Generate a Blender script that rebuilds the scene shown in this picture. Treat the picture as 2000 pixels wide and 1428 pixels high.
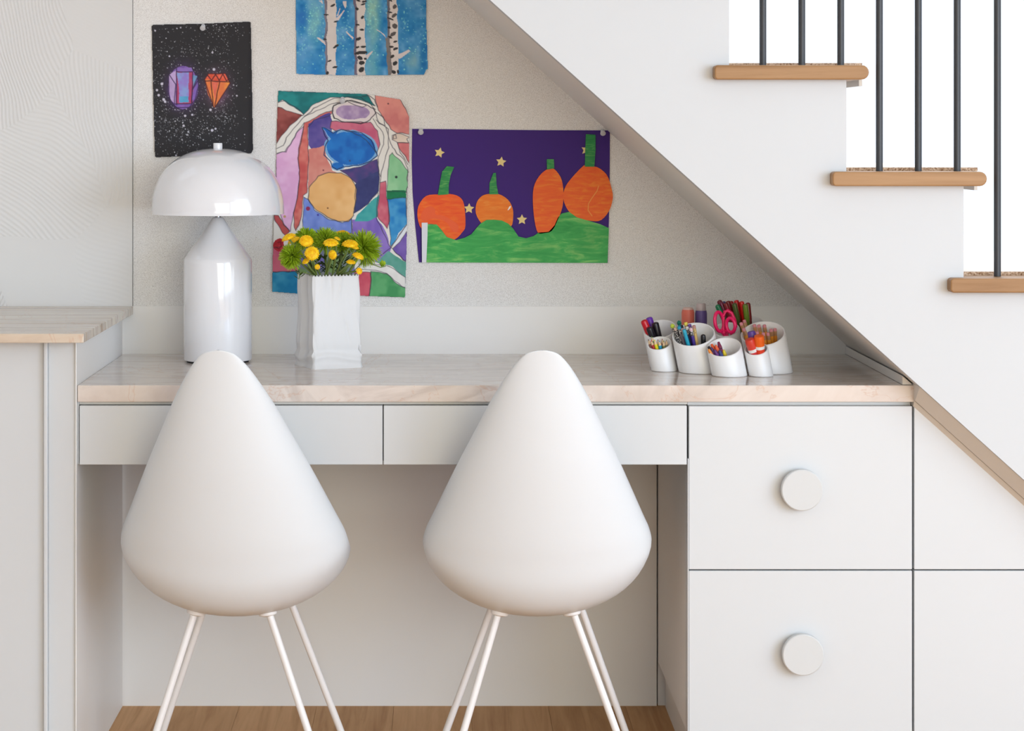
import bpy, bmesh, math, random
import numpy as np
from mathutils import Vector, Matrix

# ------------------------------------------------------------------ scene, camera, world, lights
S = bpy.context.scene
COL = S.collection
for o in list(bpy.data.objects):
    bpy.data.objects.remove(o)
F = 4308.0            # focal length in pixels of the 2000 px wide frame
HX, HY = 862.0, 264.0 # principal point
CH = 1.232            # camera height
cam_d = bpy.data.cameras.new('camera')
cam = bpy.data.objects.new('camera', cam_d)
COL.objects.link(cam)
cam.location = (0, 0, CH)
cam.rotation_euler = (math.radians(90), 0, 0)
cam_d.sensor_width = 36
cam_d.sensor_fit = 'HORIZONTAL'
cam_d.lens = F / 2000 * 36
cam_d.shift_x = (1000 - HX) / 2000
cam_d.shift_y = -(714 - HY) / 2000
cam_d.clip_start = 0.05
S.camera = cam
S.view_settings.view_transform = 'Standard'
S.view_settings.look = 'None'
S.view_settings.gamma = 1
S.view_settings.use_curve_mapping = False
S.view_settings.exposure = 0.0
w = bpy.data.worlds.new('daylight')
S.world = w
w.use_nodes = True
bg = w.node_tree.nodes['Background']
bg.inputs['Color'].default_value = (1.02, 1.12, 1.25, 1)
bg.inputs['Strength'].default_value = 1.0

def area(name, loc, target, sx, sy, energy, color):
    d = bpy.data.lights.new(name, 'AREA')
    d.shape = 'RECTANGLE'; d.size = sx; d.size_y = sy
    d.energy = energy; d.color = color
    o = bpy.data.objects.new(name, d)
    COL.objects.link(o)
    o.location = loc
    o.rotation_euler = (Vector(target) - Vector(loc)).to_track_quat('-Z', 'Y').to_euler()
    return o
area('window_daylight_right', (3.45, 1.3, 1.55), (0.0, 4.2, 0.9), 2.6, 2.0, 46, (0.88, 0.98, 1.0))
area('rear_fill', (0.95, -2.25, 1.3), (-0.1, 4.2, 0.8), 3.4, 2.3, 138, (0.99, 1.0, 0.88))  # fill light added behind the camera; the rear wall has no window
area('window_daylight_corner', (3.4, -0.3, 1.4), (0.0, 4.3, 0.8), 2.4, 2.1, 100, (0.50, 0.68, 1.0))
area('stairwell_fill', (1.7, 5.9, 3.1), (1.2, 4.6, 1.1), 2.4, 1.6, 60, (1.0, 1.0, 1.0))  # lamp added above the flight to bleach the tread tops

# ------------------------------------------------------------------ helpers
R = random.Random(7)
def P(px, py, d):
    return Vector(((px - HX) * d / F, d, CH - (py - HY) * d / F))
def s2l(c):
    c = np.asarray(c, dtype=float) / 255.0
    return np.where(c <= 0.04045, c / 12.92, ((c + 0.055) / 1.055) ** 2.4)
def rgba(c):
    l = s2l(c); return (float(l[0]), float(l[1]), float(l[2]), 1)

class MB:
    def __init__(s): s.v = []; s.f = []
    def add(s, vs, fs):
        n = len(s.v); s.v += [tuple(v) for v in vs]; s.f += [tuple(i + n for i in f) for f in fs]
        return s
    def box(s, x0, x1, y0, y1, z0, z1):
        vs = [(x, y, z) for z in (z0, z1) for y in (y0, y1) for x in (x0, x1)]
        return s.add(vs, [(0, 2, 3, 1), (4, 5, 7, 6), (0, 1, 5, 4), (2, 6, 7, 3), (0, 4, 6, 2), (1, 3, 7, 5)])
    def prism(s, pts, y0, y1):
        """pts = (x, z) outline, extruded from y0 to y1"""
        n = len(pts)
        vs = [(x, y0, z) for x, z in pts] + [(x, y1, z) for x, z in pts]
        fs = [tuple(range(n)), tuple(range(2 * n - 1, n - 1, -1))]
        fs += [(i, i + n, (i + 1) % n + n, (i + 1) % n) for i in range(n)]
        return s.add(vs, fs)
    def lathe(s, prof, seg=32, M=None, cap=True):
        M = M or Matrix()
        n = len(prof); vs = []
        for r, z in prof:
            for k in range(seg):
                a = 2 * math.pi * k / seg
                vs.append(M @ Vector((r * math.cos(a), r * math.sin(a), z)))
        fs = [(i * seg + k, i * seg + (k + 1) % seg, (i + 1) * seg + (k + 1) % seg, (i + 1) * seg + k)
              for i in range(n - 1) for k in range(seg)]
        if cap:
            fs.append(tuple(range(seg - 1, -1, -1)))
            fs.append(tuple((n - 1) * seg + k for k in range(seg)))
        return s.add(vs, fs)
    def tube(s, pts, rad, seg=8, closed=False):
        pts = [Vector(p) for p in pts]; n = len(pts); vs = []
        up = Vector((0.13, 0.31, 0.94))
        for i, p in enumerate(pts):
            a = pts[(i - 1) % n] if (closed or i > 0) else p
            b = pts[(i + 1) % n] if (closed or i < n - 1) else p
            t = (b - a).normalized()
            u = t.cross(up)
            if u.length < 1e-3: u = t.cross(Vector((1, 0, 0)))
            u.normalize(); v = t.cross(u).normalized()
            r = rad[i] if hasattr(rad, '__len__') else rad
            for k in range(seg):
                an = 2 * math.pi * k / seg
                vs.append(p + u * (r * math.cos(an)) + v * (r * math.sin(an)))
        m = n if closed else n - 1
        fs = [(i * seg + k, i * seg + (k + 1) % seg, ((i + 1) % n) * seg + (k + 1) % seg, ((i + 1) % n) * seg + k)
              for i in range(m) for k in range(seg)]
        if not closed:
            fs.append(tuple(range(seg - 1, -1, -1))); fs.append(tuple((n - 1) * seg + k for k in range(seg)))
        return s.add(vs, fs)

def obj(name, mb, mat, parent=None, smooth=False, bevel=0, org=None, kind=None, segs=2):
    me = bpy.data.meshes.new(name)
    L = parent_loc(parent) if org is None else Vector(org)
    me.from_pydata([(v[0] - L.x, v[1] - L.y, v[2] - L.z) for v in mb.v], [], mb.f)
    me.validate()
    bm = bmesh.new(); bm.from_mesh(me); bmesh.ops.recalc_face_normals(bm, faces=bm.faces[:]); bm.to_mesh(me); bm.free()
    if smooth:
        me.shade_smooth()
        if smooth == 'auto': me.set_sharp_from_angle(angle=math.radians(40))
    me.materials.append(mat)
    o = bpy.data.objects.new(name, me)
    COL.objects.link(o)
    if parent is not None: o.parent = parent
    elif org is not None: o.location = org
    if bevel:
        b = o.modifiers.new('bevel', 'BEVEL'); b.width = bevel; b.segments = segs; b.limit_method = 'ANGLE'
        b.angle_limit = math.radians(40); b.harden_normals = False
    if kind: o['kind'] = kind
    return o
def parent_loc(p):
    L = Vector((0, 0, 0))
    while p is not None:
        L += p.location; p = p.parent
    return L
def root(name, loc, label, cat, group=None):
    o = bpy.data.objects.new(name, None); COL.objects.link(o)
    o.location = loc; o.empty_display_size = 0.05
    return tag(o, label, cat, group)
def tag(o, label, cat, group=None):
    o['label'] = label; o['category'] = cat
    if group: o['group'] = group
    return o
def struct(name, mb, mat, bevel=0, parent=None):
    o = obj(name, mb, mat, parent, bevel=bevel)
    if parent is None: o['kind'] = 'structure'
    return o
def copy_tree(o, parent=None):
    c = o.copy(); COL.objects.link(c)
    if parent is not None: c.parent = parent
    for ch in list(o.children): copy_tree(ch, c)
    return c

# ------------------------------------------------------------------ materials
def mat(name, c, rough=0.5, spec=0.5, metal=0, coat=0, trans=0, sss=0, alpha=1):
    m = bpy.data.materials.new(name); m.use_nodes = True
    b = m.node_tree.nodes['Principled BSDF']
    b.inputs['Base Color'].default_value = rgba(c)
    b.inputs['Roughness'].default_value = rough
    b.inputs['Specular IOR Level'].default_value = spec
    b.inputs['Metallic'].default_value = metal
    b.inputs['Coat Weight'].default_value = coat
    b.inputs['Coat Roughness'].default_value = 0.05
    b.inputs['Transmission Weight'].default_value = trans
    b.inputs['Alpha'].default_value = alpha
    return m
class NT:
    def __init__(s, m):
        s.t = m.node_tree; s.b = s.t.nodes['Principled BSDF']
    def n(s, ty, **kw):
        nd = s.t.nodes.new(ty)
        for k, v in kw.items():
            if k.startswith('_'): setattr(nd, k[1:], v)
            else: nd.inputs[k.replace('_', ' ')].default_value = v
        return nd
    def l(s, a, b): s.t.links.new(a, b)
    def coords(s, scale=(1, 1, 1), rot=(0, 0, 0), obj=True):
        if obj:
            src = s.n('ShaderNodeTexCoord').outputs['Object']
        else:
            src = s.n('ShaderNodeNewGeometry').outputs['Position']
        mp = s.n('ShaderNodeMapping'); mp.inputs['Scale'].default_value = scale; mp.inputs['Rotation'].default_value = rot
        s.l(src, mp.inputs['Vector']); return mp.outputs['Vector']
    def noise(s, vec, scale, detail=4, rough=0.5, dist=0):
        nd = s.n('ShaderNodeTexNoise', Scale=scale, Detail=detail, Roughness=rough, Distortion=dist)
        s.l(vec, nd.inputs['Vector']); return nd.outputs['Fac']
    def ramp(s, fac, stops):
        nd = s.n('ShaderNodeValToRGB'); cr = nd.color_ramp
        while len(cr.elements) < len(stops): cr.elements.new(0.5)
        for e, (p, c) in zip(cr.elements, stops):
            e.position = p; e.color = rgba(c)
        s.l(fac, nd.inputs['Fac']); return nd.outputs['Color']
    def mix(s, fac, a, b, mode='MIX'):
        nd = s.n('ShaderNodeMix', _data_type='RGBA', _blend_type=mode)
        for v, i in ((fac, 0), (a, 6), (b, 7)):
            if isinstance(v, (int, float)): nd.inputs[i].default_value = v
            elif isinstance(v, tuple): nd.inputs[i].default_value = rgba(v)
            else: s.l(v, nd.inputs[i])
        return nd.outputs[2]
    def bump(s, h, strength, dist=0.001):
        nd = s.n('ShaderNodeBump', Strength=strength, Distance=dist)
        s.l(h, nd.inputs['Height']); s.l(nd.outputs['Normal'], s.b.inputs['Normal'])
    def color(s, c): s.l(c, s.b.inputs['Base Color'])

M_paint = mat('satin_white_paint', (212, 215, 217), 0.38, 0.4)
M_niche = mat('niche_paint_brightened', (240, 238, 235), 0.45, 0.4)  # same white as the fronts, lightened to replace light missing in the niche
M_wall = mat('matte_white_paint', (208, 211, 213), 0.75, 0.3)
M_trim = mat('warm_white_paint', (234, 230, 223), 0.5, 0.4)
M_strip = mat('beige_trim_paint', (214, 206, 196), 0.5, 0.4)
M_bounce = mat('room_white', (224, 227, 230), 0.9, 0.2)
M_chair = mat('soft_white_plastic', (221, 225, 228), 0.42, 0.4)
M_leg = mat('white_powder_coat', (238, 236, 235), 0.35, 0.5)
M_lamp = mat('white_lacquer', (236, 236, 239), 0.12, 0.5, coat=0.6)
M_dark = mat('dark_foot_rubber', (50, 50, 52), 0.6)
M_chrome = mat('brushed_metal', (150, 150, 152), 0.25, metal=1)
M_iron = mat('dark_iron', (52, 54, 58), 0.45, 0.5)
M_vase = mat('matte_porcelain', (222, 222, 223), 0.55, 0.4)
M_cup = mat('white_ceramic', (240, 239, 238), 0.35, 0.5)
M_clear = mat('clear_plastic', (225, 225, 230), 0.08, 0.5, trans=0.85)
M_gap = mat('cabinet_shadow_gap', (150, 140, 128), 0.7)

# speckled pinboard wall
M_speck = mat('speckled_pinboard', (206, 203, 198), 0.85, 0.2)
n = NT(M_speck); v = n.coords(obj=False)
f1 = n.noise(v, 620, 3, 0.65); f2 = n.noise(v, 6, 3)
c = n.ramp(f1, [(0.3, (198, 195, 191)), (0.5, (234, 232, 229)), (0.7, (250, 249, 247))])
vo = n.n('ShaderNodeTexVoronoi', Scale=130.0); n.l(v, vo.inputs['Vector'])
sp = n.ramp(vo.outputs['Distance'], [(0.05, (235, 235, 235)), (0.13, (0, 0, 0))])
sp2 = n.ramp(n.noise(v, 60, 2), [(0.58, (0, 0, 0)), (0.7, (255, 255, 255))])
spm = n.mix(1.0, sp, sp2, 'MULTIPLY')
c = n.mix(spm, c, (128, 120, 112))
c = n.mix(n.ramp(f2, [(0.4, (0, 0, 0)), (0.7, (70, 70, 70))]), c, (222, 219, 214))
n.color(c); n.bump(f1, 0.25, 0.001)

# combed plaster
M_plaster = mat('combed_plaster', (222, 221, 219), 0.7, 0.3)
n = NT(M_plaster); v = n.coords(obj=False)
dn = n.n('ShaderNodeTexNoise', Scale=2.2, Detail=2.0); n.l(v, dn.inputs['Vector'])
dv = n.n('ShaderNodeVectorMath', _operation='SCALE'); n.l(dn.outputs['Color'], dv.inputs[0]); dv.inputs['Scale'].default_value = 0.22
ad = n.n('ShaderNodeVectorMath', _operation='ADD'); n.l(v, ad.inputs[0]); n.l(dv.outputs[0], ad.inputs[1])
vo = n.n('ShaderNodeTexVoronoi', Scale=4.2); n.l(ad.outputs[0], vo.inputs['Vector'])
sep = n.n('ShaderNodeSeparateColor'); n.l(vo.outputs['Color'], sep.inputs[0])
mm = n.n('ShaderNodeMath', _operation='MULTIPLY_ADD'); n.l(sep.outputs[0], mm.inputs[0]); mm.inputs[1].default_value = 2.2; mm.inputs[2].default_value = -0.9
vr = n.n('ShaderNodeVectorRotate', _rotation_type='Y_AXIS'); n.l(ad.outputs[0], vr.inputs['Vector']); n.l(mm.outputs[0], vr.inputs['Angle'])
wv = n.n('ShaderNodeTexWave', Scale=38.0, Distortion=0.5, Detail=1.0); n.l(vr.outputs[0], wv.inputs['Vector'])
am = n.n('ShaderNodeMath', _operation='MULTIPLY'); n.l(wv.outputs['Fac'], am.inputs[0])
amr = n.ramp(sep.outputs[1], [(0.15, (20, 20, 20)), (0.9, (255, 255, 255))]); n.l(amr, am.inputs[1])
n.bump(am.outputs[0], 0.55, 0.0024)

# oak
def oak(name, base, dark, axis='X', sc=1.0, rough=0.45, spec=0.35):
    m = mat(name, base, rough, spec); n = NT(m)
    st = {'X': (1.2, 26, 26), 'Y': (26, 1.2, 26)}[axis]
    v = n.coords(scale=tuple(a * sc for a in st), obj=False)
    oi = n.n('ShaderNodeObjectInfo')
    a = n.n('ShaderNodeVectorMath', _operation='ADD'); n.l(v, a.inputs[0])
    k = n.n('ShaderNodeMath', _operation='MULTIPLY'); n.l(oi.outputs['Random'], k.inputs[0]); k.inputs[1].default_value = 37.0
    n.l(k.outputs[0], a.inputs[1])
    f = n.noise(a.outputs[0], 1.6, 6, 0.62, 0.6)
    c = n.ramp(f, [(0.3, dark), (0.52, base), (0.75, tuple(min(255, x + 14) for x in base))])
    tone = n.ramp(oi.outputs['Random'], [(0.0, (232, 228, 222)), (1.0, (255, 255, 255))])
    n.color(n.mix(1.0, c, tone, 'MULTIPLY')); n.bump(f, 0.15, 0.0006)
    return m
M_floor = oak('oak_floor_boards', (222, 174, 126), (198, 148, 102), 'Y', rough=0.6, spec=0.15)
M_tread = oak('oak_tread', (166, 126, 84), (140, 100, 58), 'X')

# marble
def marble(name, base, cols, vec_scale, rot, rough, lo=0.3):
    m = mat(name, base, rough, 0.5); n = NT(m)
    v = n.coords(scale=vec_scale, rot=rot, obj=False)
    f = n.noise(v, 1.0, 7, 0.58, 0.9)
    c = n.ramp(f, cols)
    v2 = n.coords(scale=(5, 5, 5), obj=False)
    g = n.noise(v2, 1.5, 3, 0.5, 0.3)
    c = n.mix(n.ramp(g, [(0.48, (0, 0, 0)), (0.8, (60, 60, 60))]), c, (232, 206, 180))
    # rust veins crossing the slab
    v3 = n.coords(scale=(3.3, 1.1, 3.0), rot=(0, 0.5, 0.4), obj=False)
    h = n.noise(v3, 1.3, 5, 0.6, 1.4)
    ve = n.ramp(h, [(0.493, (0, 0, 0)), (0.5, (150, 150, 150)), (0.507, (0, 0, 0))])
    c = n.mix(ve, c, (196, 138, 98))
    n.color(c); return m
M_desk = marble('pink_beige_marble', (224, 206, 194),
                [(0.25, (184, 170, 160)), (0.42, (214, 201, 192)), (0.5, (226, 216, 208)), (0.54, (206, 194, 186)), (0.6, (220, 209, 201)), (0.75, (232, 224, 217))],
                (2.2, 8.5, 3.5), (0, 0, 0.5), 0.12)
M_counter = marble('striped_marble', (224, 210, 190),
                   [(0.3, (150, 128, 112)), (0.4, (214, 196, 176)), (0.47, (226, 219, 206)), (0.53, (184, 168, 154)), (0.6, (228, 218, 206)), (0.74, (170, 150, 140))],
                   (0.55, 24, 3.0), (0, 0, 0), 0.22)

# ------------------------------------------------------------------ room shell
YB, YD, YS, YL = 4.76, 4.16, 4.10, 4.098     # back wall, desk front, stair wall face, left counter front
XL = (240 - HX) / (F / YB)                    # side of left cabinet (desk's left end)
fb = MB().box(-2.6, 3.6, -2.4, 5.6, -0.06, -0.012)
floor = struct('floor', fb, mat('subfloor', (150, 112, 76), 0.8))
pw = 0.1665
k = 0
x = -2.6
while x < 3.6 - 0.01:
    y = -2.4 - R.uniform(0, 1.2)
    x1 = min(x + pw, 3.6)
    while y < 4.8:
        y1 = y + R.uniform(1.7, 2.3)
        a, b = max(y, -2.4), min(y1, 5.6)
        if b - a > 0.05:
            o = obj('plank', MB().box(x + 0.0002, x1 - 0.0002, a + 0.0003, b - 0.0003, -0.012, 0.0), M_floor, floor, bevel=0.0005, segs=1)
        y = y1
    x += pw
struct('ceiling', MB().box(-2.6, 3.6, -2.4, 4.10, 2.75, 2.85), M_bounce)
struct('wall_far_left', MB().box(-2.7, -2.6, -2.4, 4.76, 0, 2.75), M_bounce)
struct('wall_rear', MB().box(-2.6, 3.6, -2.5, -2.4, 0, 2.75), M_bounce)
# right wall: tall window opening with piers, sill and head
rw = MB().box(3.6, 3.7, -2.4, -0.2, 0, 2.75).box(3.6, 3.7, 2.8, 4.3, 0, 2.75).box(3.6, 3.7, -0.2, 2.8, 0, 0.45).box(3.6, 3.7, -0.2, 2.8, 2.6, 2.75)
struct('wall_right', rw, M_bounce)
wf = MB()
for a in (-0.2, 0.78, 1.78, 2.76): wf.box(3.62, 3.67, a, a + 0.04, 0.45, 2.6)
wf.box(3.62, 3.67, -0.2, 2.8, 0.45, 0.49).box(3.62, 3.67, -0.2, 2.8, 2.56, 2.6)
struct('window_1', wf, M_wall)

# sloping line of the stair's underside, in the plane of the stair wall: y = .899 (x - 957)
SLOPE = 0.899
def soff_z(x, d=YS, off=0.0):
    px = HX + x * F / YS
    return CH - (SLOPE * (px - 957) - HY + off) * YS / F
def soff_x(z, off=0.0):
    py = HY + (CH - z) * F / YS
    return ((py - off) / SLOPE + 957 - HX) * YS / F
ztop = 2.72
# back wall below the stair slope (speckled), from the plaster panel rightwards
x0 = (260 - HX) * YB / F
struct('wall_back', MB().prism([(x0, 0.86), (soff_x(0.86), 0.86), (soff_x(ztop), ztop), (x0, ztop)] if soff_x(ztop) > x0 else
                               [(x0, 0.86), (soff_x(0.86), 0.86), (x0, soff_z(x0))], YB, YB + 0.10), M_speck)
struct('wall_left', MB().box(-2.6, x0 - 0.001, YB - 0.006, YB + 0.10, 0.848, 2.75), M_plaster)
# white painted backsplash strip and the panel under the desk
zb = CH - (598 - HY) * YB / F
struct('trim_1', MB().box(XL - 0.003, soff_x(0.78), YB - 0.004, YB + 0.1, 0.70, zb), M_niche, 0.0008)
tx = (1284 - HX) * YB / F
struct('wall_under_desk', MB().box(XL - 0.02, tx - 0.0016, YB, YB + 0.1, 0.0, 0.72).box(tx + 0.0012, tx + 0.5, YB + 0.004, YB + 0.1, 0.0, 0.72), M_niche)
# short side splash at the right end of the desk
xr = 0.871
struct('trim_2', MB().prism([(xr, 0.7605), (xr, soff_z(xr) - 0.004), (soff_x(0.7605) - 0.004, 0.7605)], YD + 0.006, YB - 0.005), M_trim, 0.0006)

# ------------------------------------------------------------------ staircase
st = root('staircase', (soff_x(1.2), YS, 0), 'white closed-side staircase with oak treads and dark round balusters', 'staircase')
PXM = YS / F
RISE, RUN = 207 * PXM, 229 * PXM
z1 = CH - (128 - HY) * PXM
def tread_z(k): return z1 - RISE * k
def nose_l(k): return (1392 + 229 * k - HX) * PXM
KS = list(range(-6, 7))
# stepped side wall
pts = [(soff_x(2.74), 2.74)]
top_k = KS[0]
riser_x = lambda k: (1653 + 229 * k - HX) * PXM     # riser below tread k
tt = 28 * PXM                                        # tread thickness
stp = []
for k in KS:
    zt = tread_z(k) - tt
    if zt > 2.74: continue
    stp.append((riser_x(k - 1), zt)); stp.append((riser_x(k), zt))
poly = [(soff_x(2.74), 2.74), (stp[0][0], 2.74)] + stp + [(stp[-1][0], 0.0), (soff_x(0.0), 0.0)]
obj('side_wall', MB().prism(poly, YS, YS + 0.045), M_wall, st)
# soffit slab running back under the flight
sl = [(soff_x(2.74), 2.74), (soff_x(0.0), 0.0), (soff_x(0.0) + 0.06, 0.0), (soff_x(2.74) + 0.06, 2.74)]
obj('soffit', MB().prism(sl, YS + 0.045, YB + 0.34), M_trim, st)
YF = 5.05
M_carpet = mat('sisal_runner', (236, 230, 222), 0.95, 0.1)
n = NT(M_carpet); v = n.coords(obj=False)
M_bind = mat('runner_binding', (165, 128, 98), 0.95, 0.1)
n = NT(M_bind); v = n.coords(obj=False)
n.color(n.ramp(n.noise(v, 260, 2), [(0.35, (140, 104, 76)), (0.6, (214, 188, 162))]))
for k in KS:
    zt = tread_z(k)
    if zt > 2.7: continue
    xa, xb = nose_l(k), nose_l(k) + 300 * PXM
    # rounded board: return nosing in front, board behind
    mb = MB(); r = tt / 2
    prof = [(xa, zt - 0.004), (xa + 0.004, zt)]
    for j in range(9):
        a = math.pi / 2 - math.pi * j / 8
        prof.append((xb - r + r * math.cos(a), zt - r + r * math.sin(a)))
    prof += [(xa + 0.004, zt - tt), (xa, zt - tt + 0.004)]
    mb.prism(prof, YS - 0.028, YS + 0.004)
    prof2 = [(xa + 0.031, zt)] + prof[2:11] + [(xa + 0.031, zt - tt)]
    mb.prism(prof2, YS + 0.004, YF)
    obj('tread', mb, M_tread, st, bevel=0.003, segs=3)
    obj('riser', MB().box(riser_x(k) - 0.018, riser_x(k), YS + 0.045, YF, tread_z(k + 1), zt - tt), M_wall, st)
    cr = obj('carpet_runner', MB().box(xa + 0.034, xb + 0.001, YS + 0.072, YF - 0.1, zt, zt + 0.005).box(xb, xb + 0.006, YS + 0.072, YF - 0.1, zt - tt - 0.01, zt + 0.005), M_carpet, st)
    obj('binding', MB().box(xa + 0.034, xb + 0.004, YS + 0.062, YS + 0.072, zt, zt + 0.0065), M_bind, cr)
# balusters and handrail
hr = []
for k in KS:
    zt = tread_z(k)
    if zt > 1.75: continue
    for j, bx in enumerate((1490, 1566, 1642)):
        px = bx + 229 * k - (1.5 if k == 1 else 0)
        X = (px - HX) * (YS + 0.03) / F
        zr = tread_z(0) + 0.92 - (X - nose_l(0)) * RISE / RUN
        mb = MB().tube([(X, YS + 0.03, zt), (X, YS + 0.03, zt + 0.25), (X, YS + 0.03, zr)], [0.0066, 0.0066, 0.0066], 12)
        obj('baluster', mb, M_iron, st, smooth='auto')
xa, xb = nose_l(-2), nose_l(6) + 0.2
zr = lambda X: tread_z(0) + 0.92 - (X - nose_l(0)) * RISE / RUN
obj('handrail', MB().tube([(xa, YS + 0.03, zr(xa) + 0.02), (xb, YS + 0.03, zr(xb) + 0.02)], 0.026, 16), M_tread, st, smooth='auto')
# far stringer closes the flight at the back
far = MB()
for k in KS:
    if tread_z(k) > 2.74: continue
    far.box(riser_x(k - 1), riser_x(k), YF - 0.03, YF, max(0, soff_z(riser_x(k))), tread_z(k) - tt)
obj('far_stringer', far, M_wall, st)

# trim strips that follow the slope beside the cabinets
def slope_strip(name, off0, off1, ya, yb, yc, xa, xb, m):
    """strip from off0 (top) to off1 (bottom) pixels below the stair line; its face runs from depth ya to yb"""
    vs = []
    for X in (xa, xb):
        zt, zb_ = soff_z(X) - off0 * PXM, soff_z(X) - off1 * PXM
        vs += [(X, ya, zt), (X, yb, zb_), (X, yc, zb_), (X, yc, zt)]
    mb = MB().add(vs, [(0, 1, 2, 3), (7, 6, 5, 4), (0, 4, 5, 1), (1, 5, 6, 2), (2, 6, 7, 3), (3, 7, 4, 0)])
    o = struct(name, mb, m); return o
xs = (1797 - HX) * YD / F
slope_strip('trim_3', 0.5, 33, YS + 0.006, YD - 0.012, YD + 0.1, xs - 0.012, 2.02, M_strip)
slope_strip('trim_4', 33.6, 46, YD - 0.006, YD + 0.004, YD + 0.1, xs - 0.012, 2.02, M_strip)

# ------------------------------------------------------------------ desk top
dz = 0.76; dth = 32.5 * YD / F
xe = soff_x(dz) - 0.002
dk = MB().prism([(XL + 0.001, dz - dth), (xs + 0.004, dz - dth), (soff_x(dz - dth) - 0.003, dz - dth), (xe, dz), (XL + 0.001, dz)], YD, YB - 0.005)
tag(obj('marble_worktop', dk, M_desk, bevel=0.0012), 'polished pink-beige marble worktop spanning the niche under the stairs', 'worktop')

# pencil drawers under the top
dzt = CH - (793 - HY) * YD / F; dzb = CH - (908.5 - HY) * YD / F
pdr = root('pencil_drawer_unit', (XL + 0.2, YD + 0.3, dzb), 'shallow white two-drawer unit hanging under the marble desk top', 'drawers')
X = lambda px, d=YD + 0.004: (px - HX) * d / F
obj('carcass', MB().box(XL + 0.001, X(1344), YD + 0.03, YD + 0.5, dzb + 0.004, dz - dth - 0.0005), M_gap, pdr)
obj('left_filler', MB().box(XL + 0.0005, X(153.2), YD + 0.006, YD + 0.04, dzb + 0.001, dz - dth - 0.0005), M_paint, pdr)
for a, b in ((155, 747.2), (749.2, 1341.5)):
    obj('drawer', MB().box(X(a), X(b), YD + 0.004, YD + 0.03, dzb, dzt), M_paint, pdr, bevel=0.0012)
obj('top_rail', MB().box(XL + 0.001, X(1344), YD + 0.018, YD + 0.03, dzt + 0.001, dz - dth - 0.0005), M_trim, pdr)

# file cabinet under the right of the desk
xc0 = X(1345.5); xc1 = X(1781.5)
fc = root('file_drawer_cabinet', ((xc0 + xc1) / 2, YD + 0.3, 0), 'white cabinet with two deep drawers and round disc knobs', 'cabinet')
obj('carcass', MB().box(tx + 0.0012, X(1783), YD + 0.027, YB - 0.006, 0.096, dz - dth - 0.0005), M_niche, fc)
obj('side_panel', MB().box(xc0 - 0.0022, xc0 - 0.0004, YD + 0.004, YD + 0.04, 0.096, dzt - 0.1), M_paint, fc)
obj('toe_kick', MB().box(tx + 0.0165, X(1783), YD + 0.06, YB - 0.006, 0, 0.096), M_trim, fc)
zs = CH - (1114.5 - HY) * YD / F
kn = None
for za, zb_, kpx, kpy in ((zs + 0.0013, dzt - 0.001, 1567, 958), (0.10, zs - 0.0013, 1569, 1280)):
    dr = obj('drawer', MB().box(xc0, xc1, YD + 0.004, YD + 0.027, za, zb_), M_paint, fc, bevel=0.0012)
    c = P(kpx, kpy, YD - 0.022)
    M = Matrix.Translation((c.x, YD + 0.004, c.z)) @ Matrix.Rotation(math.radians(90), 4, 'X')
    kb = MB().lathe([(0.012, 0), (0.012, 0.012), (0.0375, 0.012), (0.0388, 0.0135), (0.0388, 0.0245), (0.0372, 0.026), (0.002, 0.0262)], 48, M)
    obj('knob', kb, mat('turned_white_knob', (209, 211, 211), 0.5, 0.4), dr, smooth='auto', org=parent_loc(fc))

# tapering cabinet between the drawers and the slope
tc = root('understair_cabinet', (X(1900), YD + 0.3, 0), 'white push-open understair cabinet with slanted top, right of the deep drawers', 'cabinet')
xa = X(1785.5); OFF = 41
zt0 = soff_z(xa) - OFF * PXM
xq = soff_x(zs + 0.0013 + OFF * PXM)
obj('door', MB().prism([(xa, zs + 0.0013), (xq, zs + 0.0013), (xa, min(zt0, dzt + 0.005))], YD + 0.004, YD + 0.026), M_paint, tc, bevel=0.0012)
xq2 = soff_x(0.10 + OFF * PXM); xq1 = soff_x(zs - 0.0013 + OFF * PXM)
obj('door', MB().prism([(xa, 0.10), (xq2, 0.10), (xq1, zs - 0.0013), (xa, zs - 0.0013)], YD + 0.004, YD + 0.026), M_paint, tc, bevel=0.0012)
obj('carcass', MB().prism([(xa - 0.0005, 0.0), (soff_x(0.09), 0.0), (soff_x(0.09), 0.05), (xa - 0.0005, min(zt0, dzt))], YD + 0.03, YB - 0.01), M_gap, tc)

# ------------------------------------------------------------------ left base cabinet and counter
lz = CH - (670 - HY) * YL / F
lc = root('base_cabinet', (-1.2, YD + 0.3, 0), 'tall white base cabinet on the left carrying the striped stone counter', 'cabinet')
XX = lambda px: (px - HX) * (YD - 0.006) / F
obj('end_panel', MB().box(XX(147), XL, YD - 0.006, YB - 0.006, 0, lz - 0.0005), M_niche, lc, bevel=0.0015)
obj('stile', MB().box(XX(94), XX(147) - 0.0002, YD, YD + 0.03, 0, lz - 0.0005), M_paint, lc)
obj('door_edge', MB().box(XX(86), XX(93.5), YD - 0.012, YD + 0.03, 0.02, lz - 0.003), M_paint, lc, bevel=0.002)
obj('door', MB().box(-1.9, XX(84.8), YD - 0.001, YD + 0.02, 0.02, lz - 0.003), M_paint, lc, bevel=0.0015)
obj('carcass', MB().box(-1.9, XX(94), YD + 0.03, YB - 0.06, 0, lz - 0.0005), M_paint, lc)
cx = (163.5 - HX) * YL / F
ct = MB().box(-1.95, cx, YL, YB - 0.0065, lz, lz + 18.2 * YL / F)
tag(obj('stone_countertop', ct, M_counter, bevel=0.0015), 'thin striped beige marble countertop on the raised left cabinet', 'countertop')

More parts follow.
